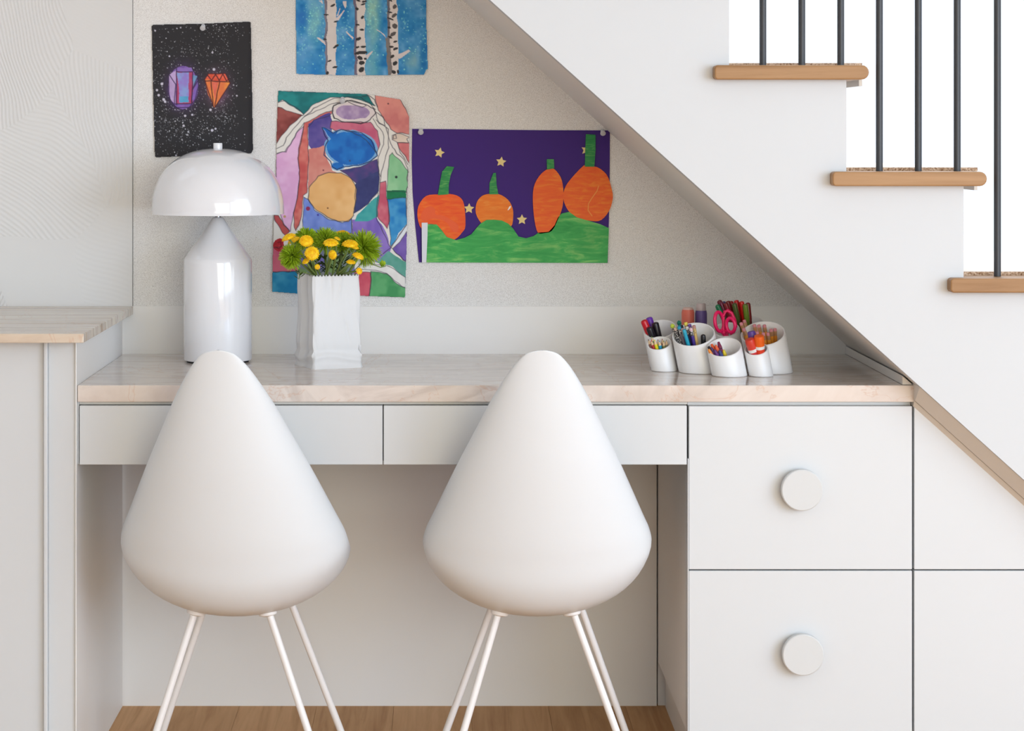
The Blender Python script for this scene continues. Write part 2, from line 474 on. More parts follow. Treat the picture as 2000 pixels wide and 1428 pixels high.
# ------------------------------------------------------------------ teardrop chairs
def catmull(rows, sub):
    out = []
    a = np.array(rows, float)
    for i in range(len(a) - 1):
        p0, p1, p2, p3 = a[max(i - 1, 0)], a[i], a[i + 1], a[min(i + 2, len(a) - 1)]
        for k in range(sub):
            t = k / sub
            out.append(0.5 * (2 * p1 + (p2 - p0) * t + (2 * p0 - 5 * p1 + 4 * p2 - p3) * t * t + (3 * p1 - p0 - 3 * p2 + p3) * t ** 3))
    out.append(a[-1]); return out
def make_chair():
    t = root('teardrop_chair', (0, 0, 0), '', 'chair', 'white teardrop chairs at the desk')
    rows = []
    # (image y, half width px, rim depth, spine depth, spine drop)
    for y, hw, dr, ds, dz_ in ((684.5, 9, 3.919, 3.9165, 0), (688, 24, 3.921, 3.917, 0.0), (695, 36.5, 3.926, 3.918, 0), (710, 51, 3.935, 3.920, 0), (726, 63, 3.945, 3.922, 0),
                               (756, 82, 3.962, 3.926, 0), (794, 103.5, 3.985, 3.931, 0), (841, 127, 4.01, 3.938, 0.002),
                               (909, 161, 4.045, 3.95, 0.008), (1000, 203.5, 4.092, 3.972, 0.025), (1030, 217.5, 4.106, 3.985, 0.045),
                               (1054, 223.5, 4.122, 4.003, 0.075)):
        rows.append((hw * dr / F, dr, CH - (y - HY) * dr / F, ds, CH - (y - HY) * dr / F - dz_))
    rows += [(0.2125, 4.165, 0.458, 4.04, 0.359), (0.209, 4.215, 0.444, 4.10, 0.337), (0.203, 4.27, 0.43, 4.17, 0.333),
             (0.192, 4.32, 0.418, 4.26, 0.337), (0.17, 4.37, 0.405, 4.335, 0.348), (0.13, 4.405, 0.392, 4.39, 0.363), (0.07, 4.425, 0.385, 4.42, 0.376), (0.01, 4.431, 0.383, 4.431, 0.383)]
    rows = catmull(rows, 5)
    NS = 28; mb = MB(); vs = []
    for hw, yr, zr_, ys, zs_ in rows:
        for k in range(NS + 1):
            th = math.radians(-88 + 176 * k / NS)
            wgt = (1 - math.cos(th)) / (1 - math.cos(math.radians(88)))
            vs.append((hw * math.sin(th) / math.sin(math.radians(88)), ys + (yr - ys) * wgt - 4.17, zs_ + (zr_ - zs_) * wgt))
    nr = len(rows)
    mb.add(vs, [(i * (NS + 1) + k, i * (NS + 1) + k + 1, (i + 1) * (NS + 1) + k + 1, (i + 1) * (NS + 1) + k) for i in range(nr - 1) for k in range(NS)])
    sh = obj('shell', mb, M_chair, t, smooth=True)
    so = sh.modifiers.new('solid', 'SOLIDIFY'); so.thickness = 0.006; so.offset = -1; so.use_rim = True
    # make normals point outwards: away from the sitter
    me = sh.data
    bm = bmesh.new(); bm.from_mesh(me); bm.faces.ensure_lookup_table()
    fmid = bm.faces[len(bm.faces) // 4]
    if fmid.normal.y > 0: bmesh.ops.reverse_faces(bm, faces=bm.faces[:])
    bm.to_mesh(me); bm.free()
    bv = sh.modifiers.new('bevel', 'BEVEL'); bv.width = 0.002; bv.segments = 2; bv.limit_method = 'ANGLE'; bv.angle_limit = math.radians(50)
    # legs: (attach x, attach y, attach z) -> (foot x, foot y)
    for ax, ay, az, fx, fy in ((-0.0705, -0.06, 0.338, -0.176, -0.115), (0.064, -0.06, 0.338, 0.190, -0.115),
                               (-0.068, 0.10, 0.343, -0.19, 0.16), (0.078, 0.10, 0.343, 0.202, 0.16)):
        a, b = Vector((ax, ay, az + 0.012)), Vector((fx, fy, 0.006))
        lg = obj('leg', MB().tube([a, b], 0.0068, 14), M_leg, t, smooth='auto')
        obj('foot', MB().lathe([(0.009, 0), (0.010, 0.002), (0.009, 0.010), (0.0075, 0.014)], 16, Matrix.Translation((fx, fy, 0))), M_leg, lg, smooth='auto')
        nrm = Vector((-ax * 0.9, -0.15 if ay < 0 else 0.1, 1)).normalized()
        q = Vector((0, 0, 1)).rotation_difference(Vector((ax * 2.4, -0.08, -1)).normalized()).to_matrix().to_4x4()
        obj('mounting_disc', MB().lathe([(0.0165, -0.006), (0.0175, -0.002), (0.0165, 0.003), (0.0085, 0.006)], 24, Matrix.Translation(Vector((ax, ay, az + 0.004))) @ q), M_leg, t, smooth='auto')
    return t
ch = make_chair()
ch['label'] = 'white teardrop-backed chair standing in front of the lamp, left of the two'
ch.location = (-0.3795 * 1.012, 4.17, 0); ch.rotation_euler = (0, 0, math.radians(-3.0))
c2 = copy_tree(ch)
c2['label'] = 'white teardrop-backed chair at the middle of the desk, right of the two'
c2.location = (0.177 * 1.012, 4.17, 0); c2.rotation_euler = (0, 0, 0)

# ------------------------------------------------------------------ table lamp
LD = 4.60; lm = LD / F
lp = root('table_lamp', ((425.5 - HX) * lm, LD, dz), 'glossy white mushroom-shaped table lamp with domed shade on the marble desk', 'lamp')
lx = (425.5 - HX) * lm
Zy = lambda y: CH - (y - HY) * lm
T = Matrix.Translation((lx, LD, 0))
prof = [(0.058, dz + 0.0045), (66 * lm, dz + 0.0045), (66.6 * lm, dz + 0.0065), (66.6 * lm, Zy(512)), (66 * lm, Zy(507)), (64 * lm, Zy(503)), (51.5 * lm, Zy(484)), (36.5 * lm, Zy(464)),
        (22.5 * lm, Zy(444)), (12.5 * lm, Zy(428)), (10.5 * lm, Zy(425.2)), (8 * lm, Zy(424.2))]
obj('base', MB().lathe(prof, 96, T), M_lamp, lp, smooth='auto')
obj('foot_ring', MB().lathe([(0.064, dz), (0.066, dz + 0.0045)], 64, T), M_dark, lp, smooth='auto')
obj('neck', MB().lathe([(0.006, Zy(425)), (0.006, Zy(300))], 20, T).lathe([(0.0085, Zy(422)), (0.0085, Zy(417))], 20, T), M_chrome, lp, smooth='auto')
prof = []; n_ = 2.3; a_, h_ = 129.3 * lm, 126.5 * lm; zb0 = Zy(416.5)
for k in range(33):
    th = math.pi / 2 * k / 32
    prof.append((a_ * math.cos(th) ** (2 / n_) if k < 32 else 0.0005, zb0 + h_ * math.sin(th) ** (2 / n_)))
prof_in = [(max(r - 0.003, 0.0004), z - 0.003 if i > 2 else z) for i, (r, z) in enumerate(prof)][::-1]
obj('shade', MB().lathe(prof_in + [(a_ - 0.0025, zb0 - 0.001), (a_ + 0.0004, zb0 - 0.001)] + prof, 128, T, cap=False), M_lamp, lp, smooth='auto')
obj('finial', MB().lathe([(8.6 * lm, Zy(291)), (8.9 * lm, Zy(288)), (8.9 * lm, Zy(281)), (8.3 * lm, Zy(279.4))], 32, T), M_lamp, lp, smooth='auto')
obj('switch_knob', MB().lathe([(0.010, 0), (0.010, -0.006), (0.006, -0.008)], 20, Matrix.Translation((lx + 0.098, LD - 0.02, zb0 + 0.004))), M_chrome, lp, smooth='auto')

# ------------------------------------------------------------------ paper-bag vase
VA = math.radians(23)
vc = P(612, 722, 4.44)                 # near corner
ux = Vector((math.cos(VA), math.sin(VA), 0)); uy = Vector((-math.sin(VA), math.cos(VA), 0))
W_, D_ = 0.1055, 0.112
vh = 0.187
vctr = vc + ux * W_ / 2 + uy * D_ / 2; vctr.z = dz
vr_ = root('bag_vase', vctr, 'white porcelain vase shaped like a crumpled paper bag with zigzag rim', 'vase')
NU, NV = 168, 60
def rnd_noise(seed, n):
    r = random.Random(seed); return [r.uniform(-1, 1) for _ in range(n)]
creases = [(R.uniform(0, 1), R.uniform(0.1, 1.0), R.uniform(-0.3, 0.3), R.uniform(0.006, 0.022), R.uniform(-0.0022, 0.0022)) for _ in range(60)]
vs = []
for j in range(NV + 1):
    vv = j / NV
    for i in range(NU):
        u = i / NU * 4; side = int(u); f = u - side
        hw, hd = W_ / 2, D_ / 2
        tap = 1 - 0.055 * vv
        a, b = [(-1 + 2 * f, -1), (1, -1 + 2 * f), (1 - 2 * f, 1), (-1, 1 - 2 * f)][side]
        # soften corners
        corner = min(f, 1 - f)
        rd = 1 - 0.03 * math.exp(-(corner / 0.02) ** 2)
        nx, ny = [(0, -1), (1, 0), (0, 1), (-1, 0)][side]
        off = 0
        if side in (1, 3):   # gusset folded inwards on the narrow sides
            g = math.exp(-((f - 0.5) / 0.16) ** 2); off -= 0.014 * g * (0.25 + 0.75 * vv)
            off += 0.003 * math.exp(-((f - (0.75 if side == 3 else 0.25)) / 0.07) ** 2) * vv
        # block-bottom fold: ridge just above the foot
        zz = vv
        off += 0.0030 * math.exp(-((zz - 0.115 - 0.03 * math.sin(f * 5 + side)) / 0.03) ** 2) - 0.0022 * math.exp(-((zz - 0.19) / 0.045) ** 2)
        off += 0.0025 * max(0, 1 - zz / 0.05)
        for (cu, cv, sl_, wd, am_) in creases:
            du = ((u / 4 - cu + 0.5) % 1) - 0.5 - sl_ * (vv - cv) * 0.25
            off += am_ * math.exp(-(du / (wd * 0.55)) ** 2) * math.exp(-((vv - cv) / 0.16) ** 2) * 0.9
        if side == 0:
            off += -0.0045 * math.exp(-((f - 0.36 - 0.10 * (1 - vv)) / 0.07) ** 2) * max(0, (vv - 0.45) / 0.55)
            off += 0.0010 * math.sin(23 * f + 9 * vv) * vv * (1 - vv) * 2
        x = (a * hw * tap * rd) + nx * off; y = (b * hd * tap * rd * (1 - 0.10 * vv)) + ny * off
        x += 0.0012 * math.sin(vv * 9 + side) * (0.5 + vv)
        z = dz + vh * vv
        if j == NV: z += 0.0028 if i % 3 == 0 else -0.0006
        p = vctr + ux * x + uy * y; vs.append((p.x, p.y, z))
fs = [(j * NU + i, j * NU + (i + 1) % NU, (j + 1) * NU + (i + 1) % NU, (j + 1) * NU + i) for j in range(NV) for i in range(NU)]
fs.append(tuple(range(NU - 1, -1, -1)))
vb = obj('vessel', MB().add(vs, fs), M_vase, vr_, smooth='auto')
so = vb.modifiers.new('solid', 'SOLIDIFY'); so.thickness = 0.0022; so.offset = -1

# ------------------------------------------------------------------ flowers
def petal(mb, base, d, length, wdt, curl, seg=3):
    d = d.normalized(); side = d.cross(Vector((R.uniform(-1, 1), R.uniform(-1, 1), R.uniform(-1, 1)))).normalized()
    up = side.cross(d).normalized()
    pts = []
    for i in range(seg + 1):
        t = i / seg
        pts.append((base + d * (length * t) + up * (curl * t * t) + Vector((0, 0, -1)) * (abs(curl) * 0.5 * t * t), wdt * (0.55 + 0.9 * t * (1.25 - t) if t < 1 else 0.35)))
    vs = []
    for p, wd in pts:
        vs += [p + side * wd, p + up * wd * 0.7, p - side * wd]
    fs = []
    for i in range(seg):
        for a in range(3):
            b = (a + 1) % 3
            fs.append((i * 3 + a, i * 3 + b, (i + 1) * 3 + b, (i + 1) * 3 + a))
    fs.append((seg * 3, seg * 3 + 1, seg * 3 + 2))
    mb.add(vs, fs)
M_green = mat('mum_green_petals', (150, 180, 40), 0.5, 0.3)
n = NT(M_green); v = n.coords(obj=False); n.color(n.ramp(n.noise(v, 70, 3), [(0.3, (124, 156, 20)), (0.55, (164, 194, 40)), (0.75, (196, 218, 84))]))
M_yel = mat('mum_yellow_petals', (246, 200, 16), 0.5, 0.3)
n = NT(M_yel); v = n.coords(obj=False); n.color(n.ramp(n.noise(v, 160, 3), [(0.3, (236, 170, 4)), (0.6, (252, 214, 30))]))
M_stem = mat('flower_stem', (112, 132, 66), 0.5, 0.3)
M_leafd = mat('dark_foliage', (62, 82, 26), 0.55, 0.3)
vtop = dz + vh
def F6(x, y, d): return P(520 + x / 4.607, 430 + y / 4.607, d)
def stem_pts(head, i):
    r = random.Random(100 + i)
    rel = head - vctr; rx = rel.dot(ux); ry = rel.dot(uy)
    # crossing point at the rim, kept inside the vase mouth
    mx = max(-0.036, min(0.036, rx * 0.62)) ; my = max(-0.03, min(0.03, ry * 0.5))
    mouth = vctr + ux * mx + uy * my; mouth.z = vtop
    foot = vctr - ux * mx * 0.5 - uy * my * 0.4; foot.z = dz + 0.012
    mid = mouth.lerp(head, 0.5) + Vector((r.uniform(-.003, .003), 0, 0.002))
    return [foot, mouth, mid, head]
greens = [((215, 320), 4.44, 106, (-0.75, -0.5, 0.12), 'leftmost, hanging over the vase corner'), ((350, 155), 4.50, 100, (-0.35, -0.4, 0.8), 'second from the left, behind the yellow ones'),
          ((535, 165), 4.51, 118, (0.0, -0.35, 0.9), 'tallest, in the middle of the bunch'), ((690, 190), 4.53, 100, (0.2, -0.3, 0.9), 'behind the middle right yellow ones'),
          ((900, 235), 4.50, 148, (0.75, -0.4, 0.45), 'large and rightmost in the bunch')]
for i, ((gx, gy), gd, gr, ax, where) in enumerate(greens):
    h = F6(gx, gy, gd); rr = gr * gd / F / 4.607 * 1.12
    g = root('green_mum', h, 'green spider chrysanthemum with thin petals, ' + where, 'flower', 'green spider mums in the bag vase')
    ax = Vector(ax).normalized(); mb = MB()
    cnt = 620
    for k in range(cnt):
        zc = 1 - 1.45 * (k + 0.5) / cnt; ph = k * 2.39996
        loc = Vector((math.sqrt(max(0, 1 - zc * zc)) * math.cos(ph), math.sqrt(max(0, 1 - zc * zc)) * math.sin(ph), zc))
        d = Vector((0, 0, 1)).rotation_difference(ax) @ loc
        d = (d + Vector((R.uniform(-.12, .12), R.uniform(-.12, .12), R.uniform(-.12, .12)))).normalized()
        petal(mb, h - ax * rr * 0.2, d, rr * R.uniform(0.9, 1.1), 0.0013, rr * R.uniform(-0.22, 0.22))
    obj('petals', mb, M_green, g, kind='stuff')
    sp = stem_pts(h - ax * rr * 0.3, i)
    obj('stem', MB().tube(sp, 0.0026, 8), M_stem, g, smooth=True)
yel = [((200, 150), 4.43, 66, 40, (-.4, -.3, 1), 'leftmost, tilted up against the painting'), ((360, 185), 4.42, 66, 55, (0.1, -0.8, 0.6), 'second from the left, upper of the stacked two'), ((412, 297), 4.40, 68, 60, (0.15, -1, 0.35), 'low and large, facing forward'),
       ((355, 368), 4.42, 36, 28, (-.3, -.5, .6), 'small and half hidden under the big round one'), ((582, 200), 4.41, 70, 42, (.05, -.45, 1), 'in the middle, upper one'), ((640, 165), 4.46, 32, 34, (.5, -.2, 1), 'small, tucked behind the middle one'),
       ((595, 312), 4.41, 44, 58, (-.5, -1, -.05), 'in the middle, narrow and facing sideways'), ((755, 210), 4.42, 74, 40, (.05, -.35, 1), 'middle right, wide and flat'), ((800, 245), 4.45, 36, 26, (.2, -.3, 1), 'small, just below the wide flat one'),
       ((828, 320), 4.41, 54, 34, (.45, -.4, 1), 'right side, tilted outwards'), ((762, 375), 4.42, 42, 22, (.1, -.4, 1), 'low on the right, nearly edge-on'), ((460, 420), 4.44, 26, 30, (.2, -1, .2), 'lowest on the left, close above the rim'),
       ((838, 457), 4.42, 32, 30, (.5, -.9, .2), 'lowest on the right, at the vase rim'), ((690, 120), 4.56, 68, 24, (.1, -.3, 1), 'at the back, above the middle'), ((903, 148), 4.56, 20, 20, (.4, -.6, .6), 'tiny, at the back behind the large green one'),
       ((245, 178), 4.47, 60, 26, (-.5, -.3, 1), 'behind the leftmost one, mostly hidden')]
for i, ((gx, gy), gd, rx_, ry_, ax, where) in enumerate(yel):
    h = F6(gx, gy, gd); rr = rx_ * gd / F / 4.607 * 1.08
    g = root('yellow_mum', h, 'yellow button chrysanthemum, ' + where, 'flower', 'yellow button mums in the bag vase')
    ax = Vector(ax).normalized(); q = Vector((0, 0, 1)).rotation_difference(ax); mb = MB()
    cnt = 150
    for k in range(cnt):
        t = (k + 0.5) / cnt; rad = math.sqrt(t) * rr * 0.92; ph = k * 2.39996
        zz = rr * 0.34 * (1 - t) ** 0.6
        b = Vector((rad * 0.75 * math.cos(ph), rad * 0.75 * math.sin(ph), zz * 0.8 - rr * 0.2))
        d = Vector((math.cos(ph) * (0.3 + 1.3 * t), math.sin(ph) * (0.3 + 1.3 * t), 1.1 * (1 - t) + 0.15))
        petal(mb, h + q @ b, q @ d, rr * 0.3, rr * 0.085, rr * 0.03, 2)
    dome = Matrix.Translation(h) @ q.to_matrix().to_4x4()
    mb.lathe([(rr * 0.2, -rr * 0.26), (rr * 0.8, -rr * 0.16), (rr * 0.86, -rr * 0.06), (rr * 0.72, rr * 0.12), (rr * 0.4, rr * 0.24), (0.0003, rr * 0.28)], 20, dome)
    obj('petals', mb, M_yel, g, kind='stuff')
    obj('calyx', MB().lathe([(0.0018, -rr * 0.45), (rr * 0.45, -rr * 0.27), (rr * 0.2, -rr * 0.2)], 12, dome), M_stem, g, smooth=True)
    obj('stem', MB().tube(stem_pts(h - ax * rr * 0.4, 20 + i), 0.0019 if i != 1 else 0.0024, 8), M_stem, g, smooth=True)
# loose foliage sprigs between the stems
for i in range(8):
    r = random.Random(300 + i)
    if i == 0: tip = F6(295, 530, 4.425); 
    elif i == 1: tip = F6(1040, 420, 4.47)
    else: tip = vctr + ux * r.uniform(-0.042, 0.042) + uy * r.uniform(-0.035, 0.03); tip.z = vtop + r.uniform(0.03, 0.05)
    g = root('leaf_sprig', tip, 'narrow dark green leaf sprig ' + ['drooping over the left corner of the vase', 'curling out to the right under the large green flower'][i] if i < 2 else 'narrow dark green leaf sprig standing between the flower stems',
             'leaf', 'leaf sprigs in the bag vase')
    sp = stem_pts(tip, 60 + i)
    if i == 0: sp = [sp[0], sp[1], F6(335, 470, 4.455), F6(305, 470, 4.44), tip]
    if i == 1: sp = [sp[0], sp[1], F6(900, 345, 4.47), F6(960, 400, 4.46), F6(1030, 425, 4.46), F6(1075, 415, 4.46)]
    obj('stem', MB().tube(sp, 0.001, 6), M_stem, g, smooth=True)
    mb = MB()
    for k in range(14 if i > 1 else 5):
        b = sp[-1].lerp(sp[-2], k * 0.22) if i < 2 else sp[-1].lerp(sp[1], k / 14)
        a = r.uniform(0, 6.28); d = Vector((math.cos(a), math.sin(a) * 0.7, 0.6)).normalized()
        L = r.uniform(0.012, 0.022)
        sd = d.cross(Vector((0, 0, 1))).normalized() * L * 0.22
        up = Vector((0, 0, 0.0012))
        mb.add([b, b + d * L * 0.5 + sd, b + d * L, b + d * L * 0.5 - sd, b + d * L * 0.5 + up, b + d * L * 0.5 - up], [(0, 1, 4), (1, 2, 4), (2, 3, 4), (3, 0, 4), (1, 0, 5), (2, 1, 5), (3, 2, 5), (0, 3, 5)])
    obj('leaf', mb, M_leafd if i != 1 else M_green, g)

# ------------------------------------------------------------------ desk organiser: slanted cups
def C5(x, y, d): return P(1230 + x / 5.882, 570 + y / 5.882, d)
q5 = lambda px, d: px / 5.882 * d / F
AX = Vector((-0.20, -0.08, 1)).normalized()
NRM = Vector((-0.17, -0.42, 0.89)).normalized()
org = root('desk_organizer', C5(1000, 900, 4.40) * 1.0, 'white ceramic cluster of slanted round cups holding pens on the desk', 'pen holder')
org.location.z = dz
cups = {'A': (345, 425, 4.475, 194), 'B': (335, 590, 4.41, 144), 'C': (732, 488, 4.385, 247), 'D': (1085, 635, 4.322, 200),
        'E': (1110, 430, 4.45, 152), 'F': (1452, 655, 4.315, 137), 'G': (1530, 478, 4.382, 255), 'H': (1330, 395, 4.53, 225)}
CUP = {}
for key, (cx_, cy_, d, rp) in cups.items():
    rc = C5(cx_, cy_, d); r = q5(rp, d); seg = 56
    u = AX.cross(Vector((0, 1, 0))).normalized(); v_ = AX.cross(u).normalized()
    def ring(rad, mode, zlev=0, lift=0):
        out = []
        for k in range(seg):
            a = 2 * math.pi * k / seg
            o_ = u * (rad * math.cos(a)) + v_ * (rad * math.sin(a))
            if mode == 'rim': t = -NRM.dot(o_) / NRM.dot(AX) + lift
            else: t = (zlev - rc.z - o_.z) / AX.z
            out.append(rc + o_ + AX * t)
        return out
    th = 0.0034
    rings = [ring(r * 0.6, 'z', dz + 0.0002), ring(r - 0.0015, 'z', dz + 0.0002), ring(r, 'z', dz + 0.0016), ring(r, 'rim', lift=-0.0012), ring(r - 0.0009, 'rim'), ring(r - th + 0.0009, 'rim'),
             ring(r - th, 'rim', lift=-0.0012), ring(r - th, 'z', dz + 0.004), ring(r * 0.4, 'z', dz + 0.004)]
    vs = [p for rg in rings for p in rg]
    fs = [(i * seg + k, i * seg + (k + 1) % seg, (i + 1) * seg + (k + 1) % seg, (i + 1) * seg + k) for i in range(len(rings) - 1) for k in range(seg)]
    fs += [tuple(range(seg - 1, -1, -1)), tuple((len(rings) - 1) * seg + k for k in range(seg))]
    obj('cup', MB().add(vs, fs), M_cup, org, smooth='auto')
    t = (dz + 0.004 - rc.z) / AX.z
    CUP[key] = (rc, r - th, rc + AX * t)

_mc = {}
def cm(c, rough=0.4, **kw):
    k = (c, rough, tuple(kw.items()))
    if k not in _mc: _mc[k] = mat('item_colour', c, rough, 0.5, **kw)
    return _mc[k]
def stick(name, label, cat, group, top, cup, parts, spread=0.45, seg=12, rad=0.0035):
    """top: point; the foot is placed inside the cup's bottom"""
    rc, ri, bc = CUP[cup]
    rel = top - rc; rel.y = 0 if abs(rel.y) > ri else rel.y
    foot = bc + Vector((max(-1, min(1, rel.x / ri)) * max(ri - rad * 2, 0.001) * spread, max(-1, min(1, (top.y - rc.y) / ri)) * max(ri - rad * 2, 0.001) * spread, rad * 0.3))
    L = (top - foot).length
    q = Vector((0, 0, 1)).rotation_difference((top - foot).normalized())
    M = Matrix.Translation(top) @ q.to_matrix().to_4x4()
    g = root(name, foot, label, cat, group)
    for pn, m, prof in parts:
        pr = [(r_, -(s if s is not None else L)) for r_, s in prof]
        pr = pr[::-1]
        obj(pn, MB().lathe(pr, seg, M), m, g, smooth='auto')
    return g
def marker_parts(cap, body, r=0.0075, capl=0.040, cap_r=None):
    cap_r = cap_r or r * 1.04
    return [('cap', cm(cap, 0.3), [(cap_r * 0.45, 0), (cap_r * 0.85, 0.0012), (cap_r, 0.004), (cap_r, capl)]),
            ('barrel', cm(body, 0.35), [(r * 0.94, capl), (r * 0.94, None)])]
def pencil_parts(body, eraser=(226, 150, 150), ferr=(190, 170, 150), r=0.0036):
    return [('eraser', cm(eraser, 0.7), [(r * 0.6, 0), (r * 0.92, 0.0012), (r * 0.92, 0.006)]),
            ('ferrule', cm(ferr, 0.3, metal=0.6), [(r * 1.0, 0.006), (r * 1.0, 0.015)]),
            ('barrel', cm(body, 0.4), [(r, 0.015), (r, None)])]
def colour_pencil_parts(lead, body, r=0.0036):
    return [('lead', cm(lead, 0.5), [(0.0004, 0), (r * 0.35, 0.003)]),
            ('sharpened_wood', cm((232, 200, 160), 0.6), [(r * 0.35, 0.003), (r * 0.98, 0.010)]),
            ('barrel', cm(body, 0.4), [(r, 0.010), (r, None)])]
def crayon_parts(tip, wrap, r=0.0042):
    return [('tip', cm(tip, 0.5), [(r * 0.4, 0), (r * 0.55, 0.001), (r * 0.92, 0.009)]),
            ('wrapper', cm(wrap, 0.6), [(r, 0.009), (r, 0.013)]), ('band', cm((30, 30, 34), 0.6), [(r * 1.01, 0.013), (r * 1.01, 0.0145)]),
            ('sleeve', cm(wrap, 0.6), [(r, 0.0145), (r, None)])]

# A: four fat markers
for (x, y, d, c, b, lab) in ((158, 325, 4.465, (205, 22, 40), (190, 18, 34), 'red capped marker leaning out at the far left of the organizer'),
                             (218, 292, 4.485, (104, 44, 170), (90, 40, 150), 'purple capped marker behind the red one in the back left cup'),
                             (290, 352, 4.462, (26, 22, 32), (24, 22, 28), 'black capped marker, longer of the two blacks in the back left cup'),
                             (222, 408, 4.452, (30, 26, 36), (24, 22, 28), 'short black capped marker in front in the back left cup')):
    stick('marker', lab, 'marker', 'fat markers in the back left cup', C5(x, y, d), 'A', marker_parts(c, b, 0.0068), 0.6, 20, 0.0075)
# B: coloured pencils, points up
for (x, y, d, l, b, lab) in ((212, 545, 4.418, (110, 60, 40), (150, 84, 60), 'brown coloured pencil at the left of the small front left cup'),
                             (250, 512, 4.425, (70, 130, 50), (84, 120, 60), 'green coloured pencil at the back of the small front left cup'),
                             (245, 555, 4.408, (200, 40, 50), (190, 34, 46), 'red coloured pencil with bare wood tip in the small front left cup'),
                             (283, 548, 4.402, (236, 214, 40), (238, 220, 30), 'yellow coloured pencil in the small front left cup'),
                             (338, 560, 4.402, (40, 150, 190), (36, 160, 196), 'turquoise coloured pencil in the small front left cup'),
                             (322, 545, 4.42, (140, 70, 120), (120, 60, 110), 'plum coloured pencil behind the turquoise one'),
                             (388, 560, 4.405, (130, 140, 60), (150, 150, 90), 'olive coloured pencil at the right of the small front left cup'),
                             (372, 538, 4.42, (150, 60, 60), (140, 62, 80), 'dull red coloured pencil at the back right of the small front left cup'),
                             (422, 550, 4.412, (150, 140, 120), (170, 160, 140), 'grey-beige coloured pencil farthest right in the small front left cup')):
    stick('coloured_pencil', lab, 'pencil', 'coloured pencils in the small front left cup', C5(x, y, d), 'B', colour_pencil_parts(l, b, 0.0034), 0.5, 6)
# C: novelty pencils with patterned barrels and ball toppers
M_pat = mat('patterned_pencil', (40, 40, 46), 0.4)
n = NT(M_pat); v = n.coords(obj=False); vo = n.n('ShaderNodeTexVoronoi', Scale=420.0); n.l(v, vo.inputs['Vector']); n.color(n.ramp(vo.outputs['Distance'], [(0.35, (235, 232, 226)), (0.5, (44, 40, 50))]))
M_pat2 = mat('patterned_tan_pencil', (200, 170, 110), 0.4)
n = NT(M_pat2); v = n.coords(obj=False); vo = n.n('ShaderNodeTexVoronoi', Scale=380.0); n.l(v, vo.inputs['Vector']); n.color(n.ramp(vo.outputs['Distance'], [(0.2, (52, 46, 46)), (0.36, (206, 176, 112))]))
def novelty(topc, neck, body, ball=False, r=0.0038):
    P_ = []
    if ball: P_.append(('topper', cm(topc, 0.5), [(0.0005, -0.001), (r * 0.9, 0.001), (r * 1.28, 0.0045), (r * 0.9, 0.008), (r * 0.5, 0.009)]))
    else: P_.append(('eraser', cm(topc, 0.6), [(r * 0.6, 0), (r * 0.95, 0.001), (r * 0.95, 0.006)]))
    P_ += [('ferrule', neck, [(r * 0.98, 0.006 if not ball else 0.008), (r * 0.98, 0.016)]), ('barrel', body, [(r, 0.016), (r, None)])]
    return P_
for (x, y, d, pr, lab) in ((482, 372, 4.40, novelty((196, 214, 70), M_pat, M_pat, True), 'patterned pencil with a lime ball topper, far left in the large middle cup'),
                           (560, 335, 4.42, novelty((16, 116, 96), cm((24, 140, 170)), cm((60, 120, 140)), True), 'pencil with a dark green ball topper in the large middle cup'),
                           (520, 410, 4.385, novelty((220, 190, 170), M_pat, M_pat), 'black and white patterned pencil beside the lime-topped one'),
                           (562, 395, 4.375, novelty((30, 150, 180), M_pat, cm((110, 104, 112))), 'grey pencil with a teal eraser in the large middle cup'),
                           (603, 420, 4.372, novelty((190, 160, 160), cm((150, 146, 150)), cm((96, 84, 130))), 'muted purple pencil with a grey ferrule, left of the bright blue one'),
                           (622, 432, 4.360, novelty((60, 170, 196), cm((40, 160, 190)), cm((30, 160, 190))), 'bright turquoise-blue pencil at the front of the large middle cup'),
                           (640, 350, 4.40, novelty((236, 216, 90), M_pat2, cm((34, 32, 60))), 'navy pencil with a yellow eraser in the large middle cup'),
                           (655, 400, 4.385, novelty((230, 226, 220), M_pat, cm((30, 40, 92))), 'dark blue pencil with a white eraser in the large middle cup'),
                           (685, 372, 4.39, novelty((110, 70, 150), M_pat, M_pat), 'black and white patterned pencil with a purple eraser'),
                           (700, 415, 4.372, novelty((225, 190, 200), M_pat, cm((70, 44, 140))), 'violet pencil with a pale pink eraser in the large middle cup'),
                           (735, 385, 4.38, novelty((190, 140, 130), M_pat2, cm((212, 176, 104))), 'tan pencil with a dark ringed ferrule at the right of the pencils'),
                           (590, 385, 4.41, novelty((40, 44, 60), M_pat, M_pat), 'dark-topped patterned pencil at the back of the large middle cup'),
                           (842, 490, 4.372, marker_parts((24, 24, 26), (20, 20, 22), 0.0048, 0.03), 'black thin marker alone at the right of the large middle cup')):
    nm = 'marker' if 'marker' in lab else 'pencil'
    stick(nm, lab, nm, 'pencils in the large middle cup' if nm == 'pencil' else None, C5(x, y, d), 'C', pr, 0.62, 10)
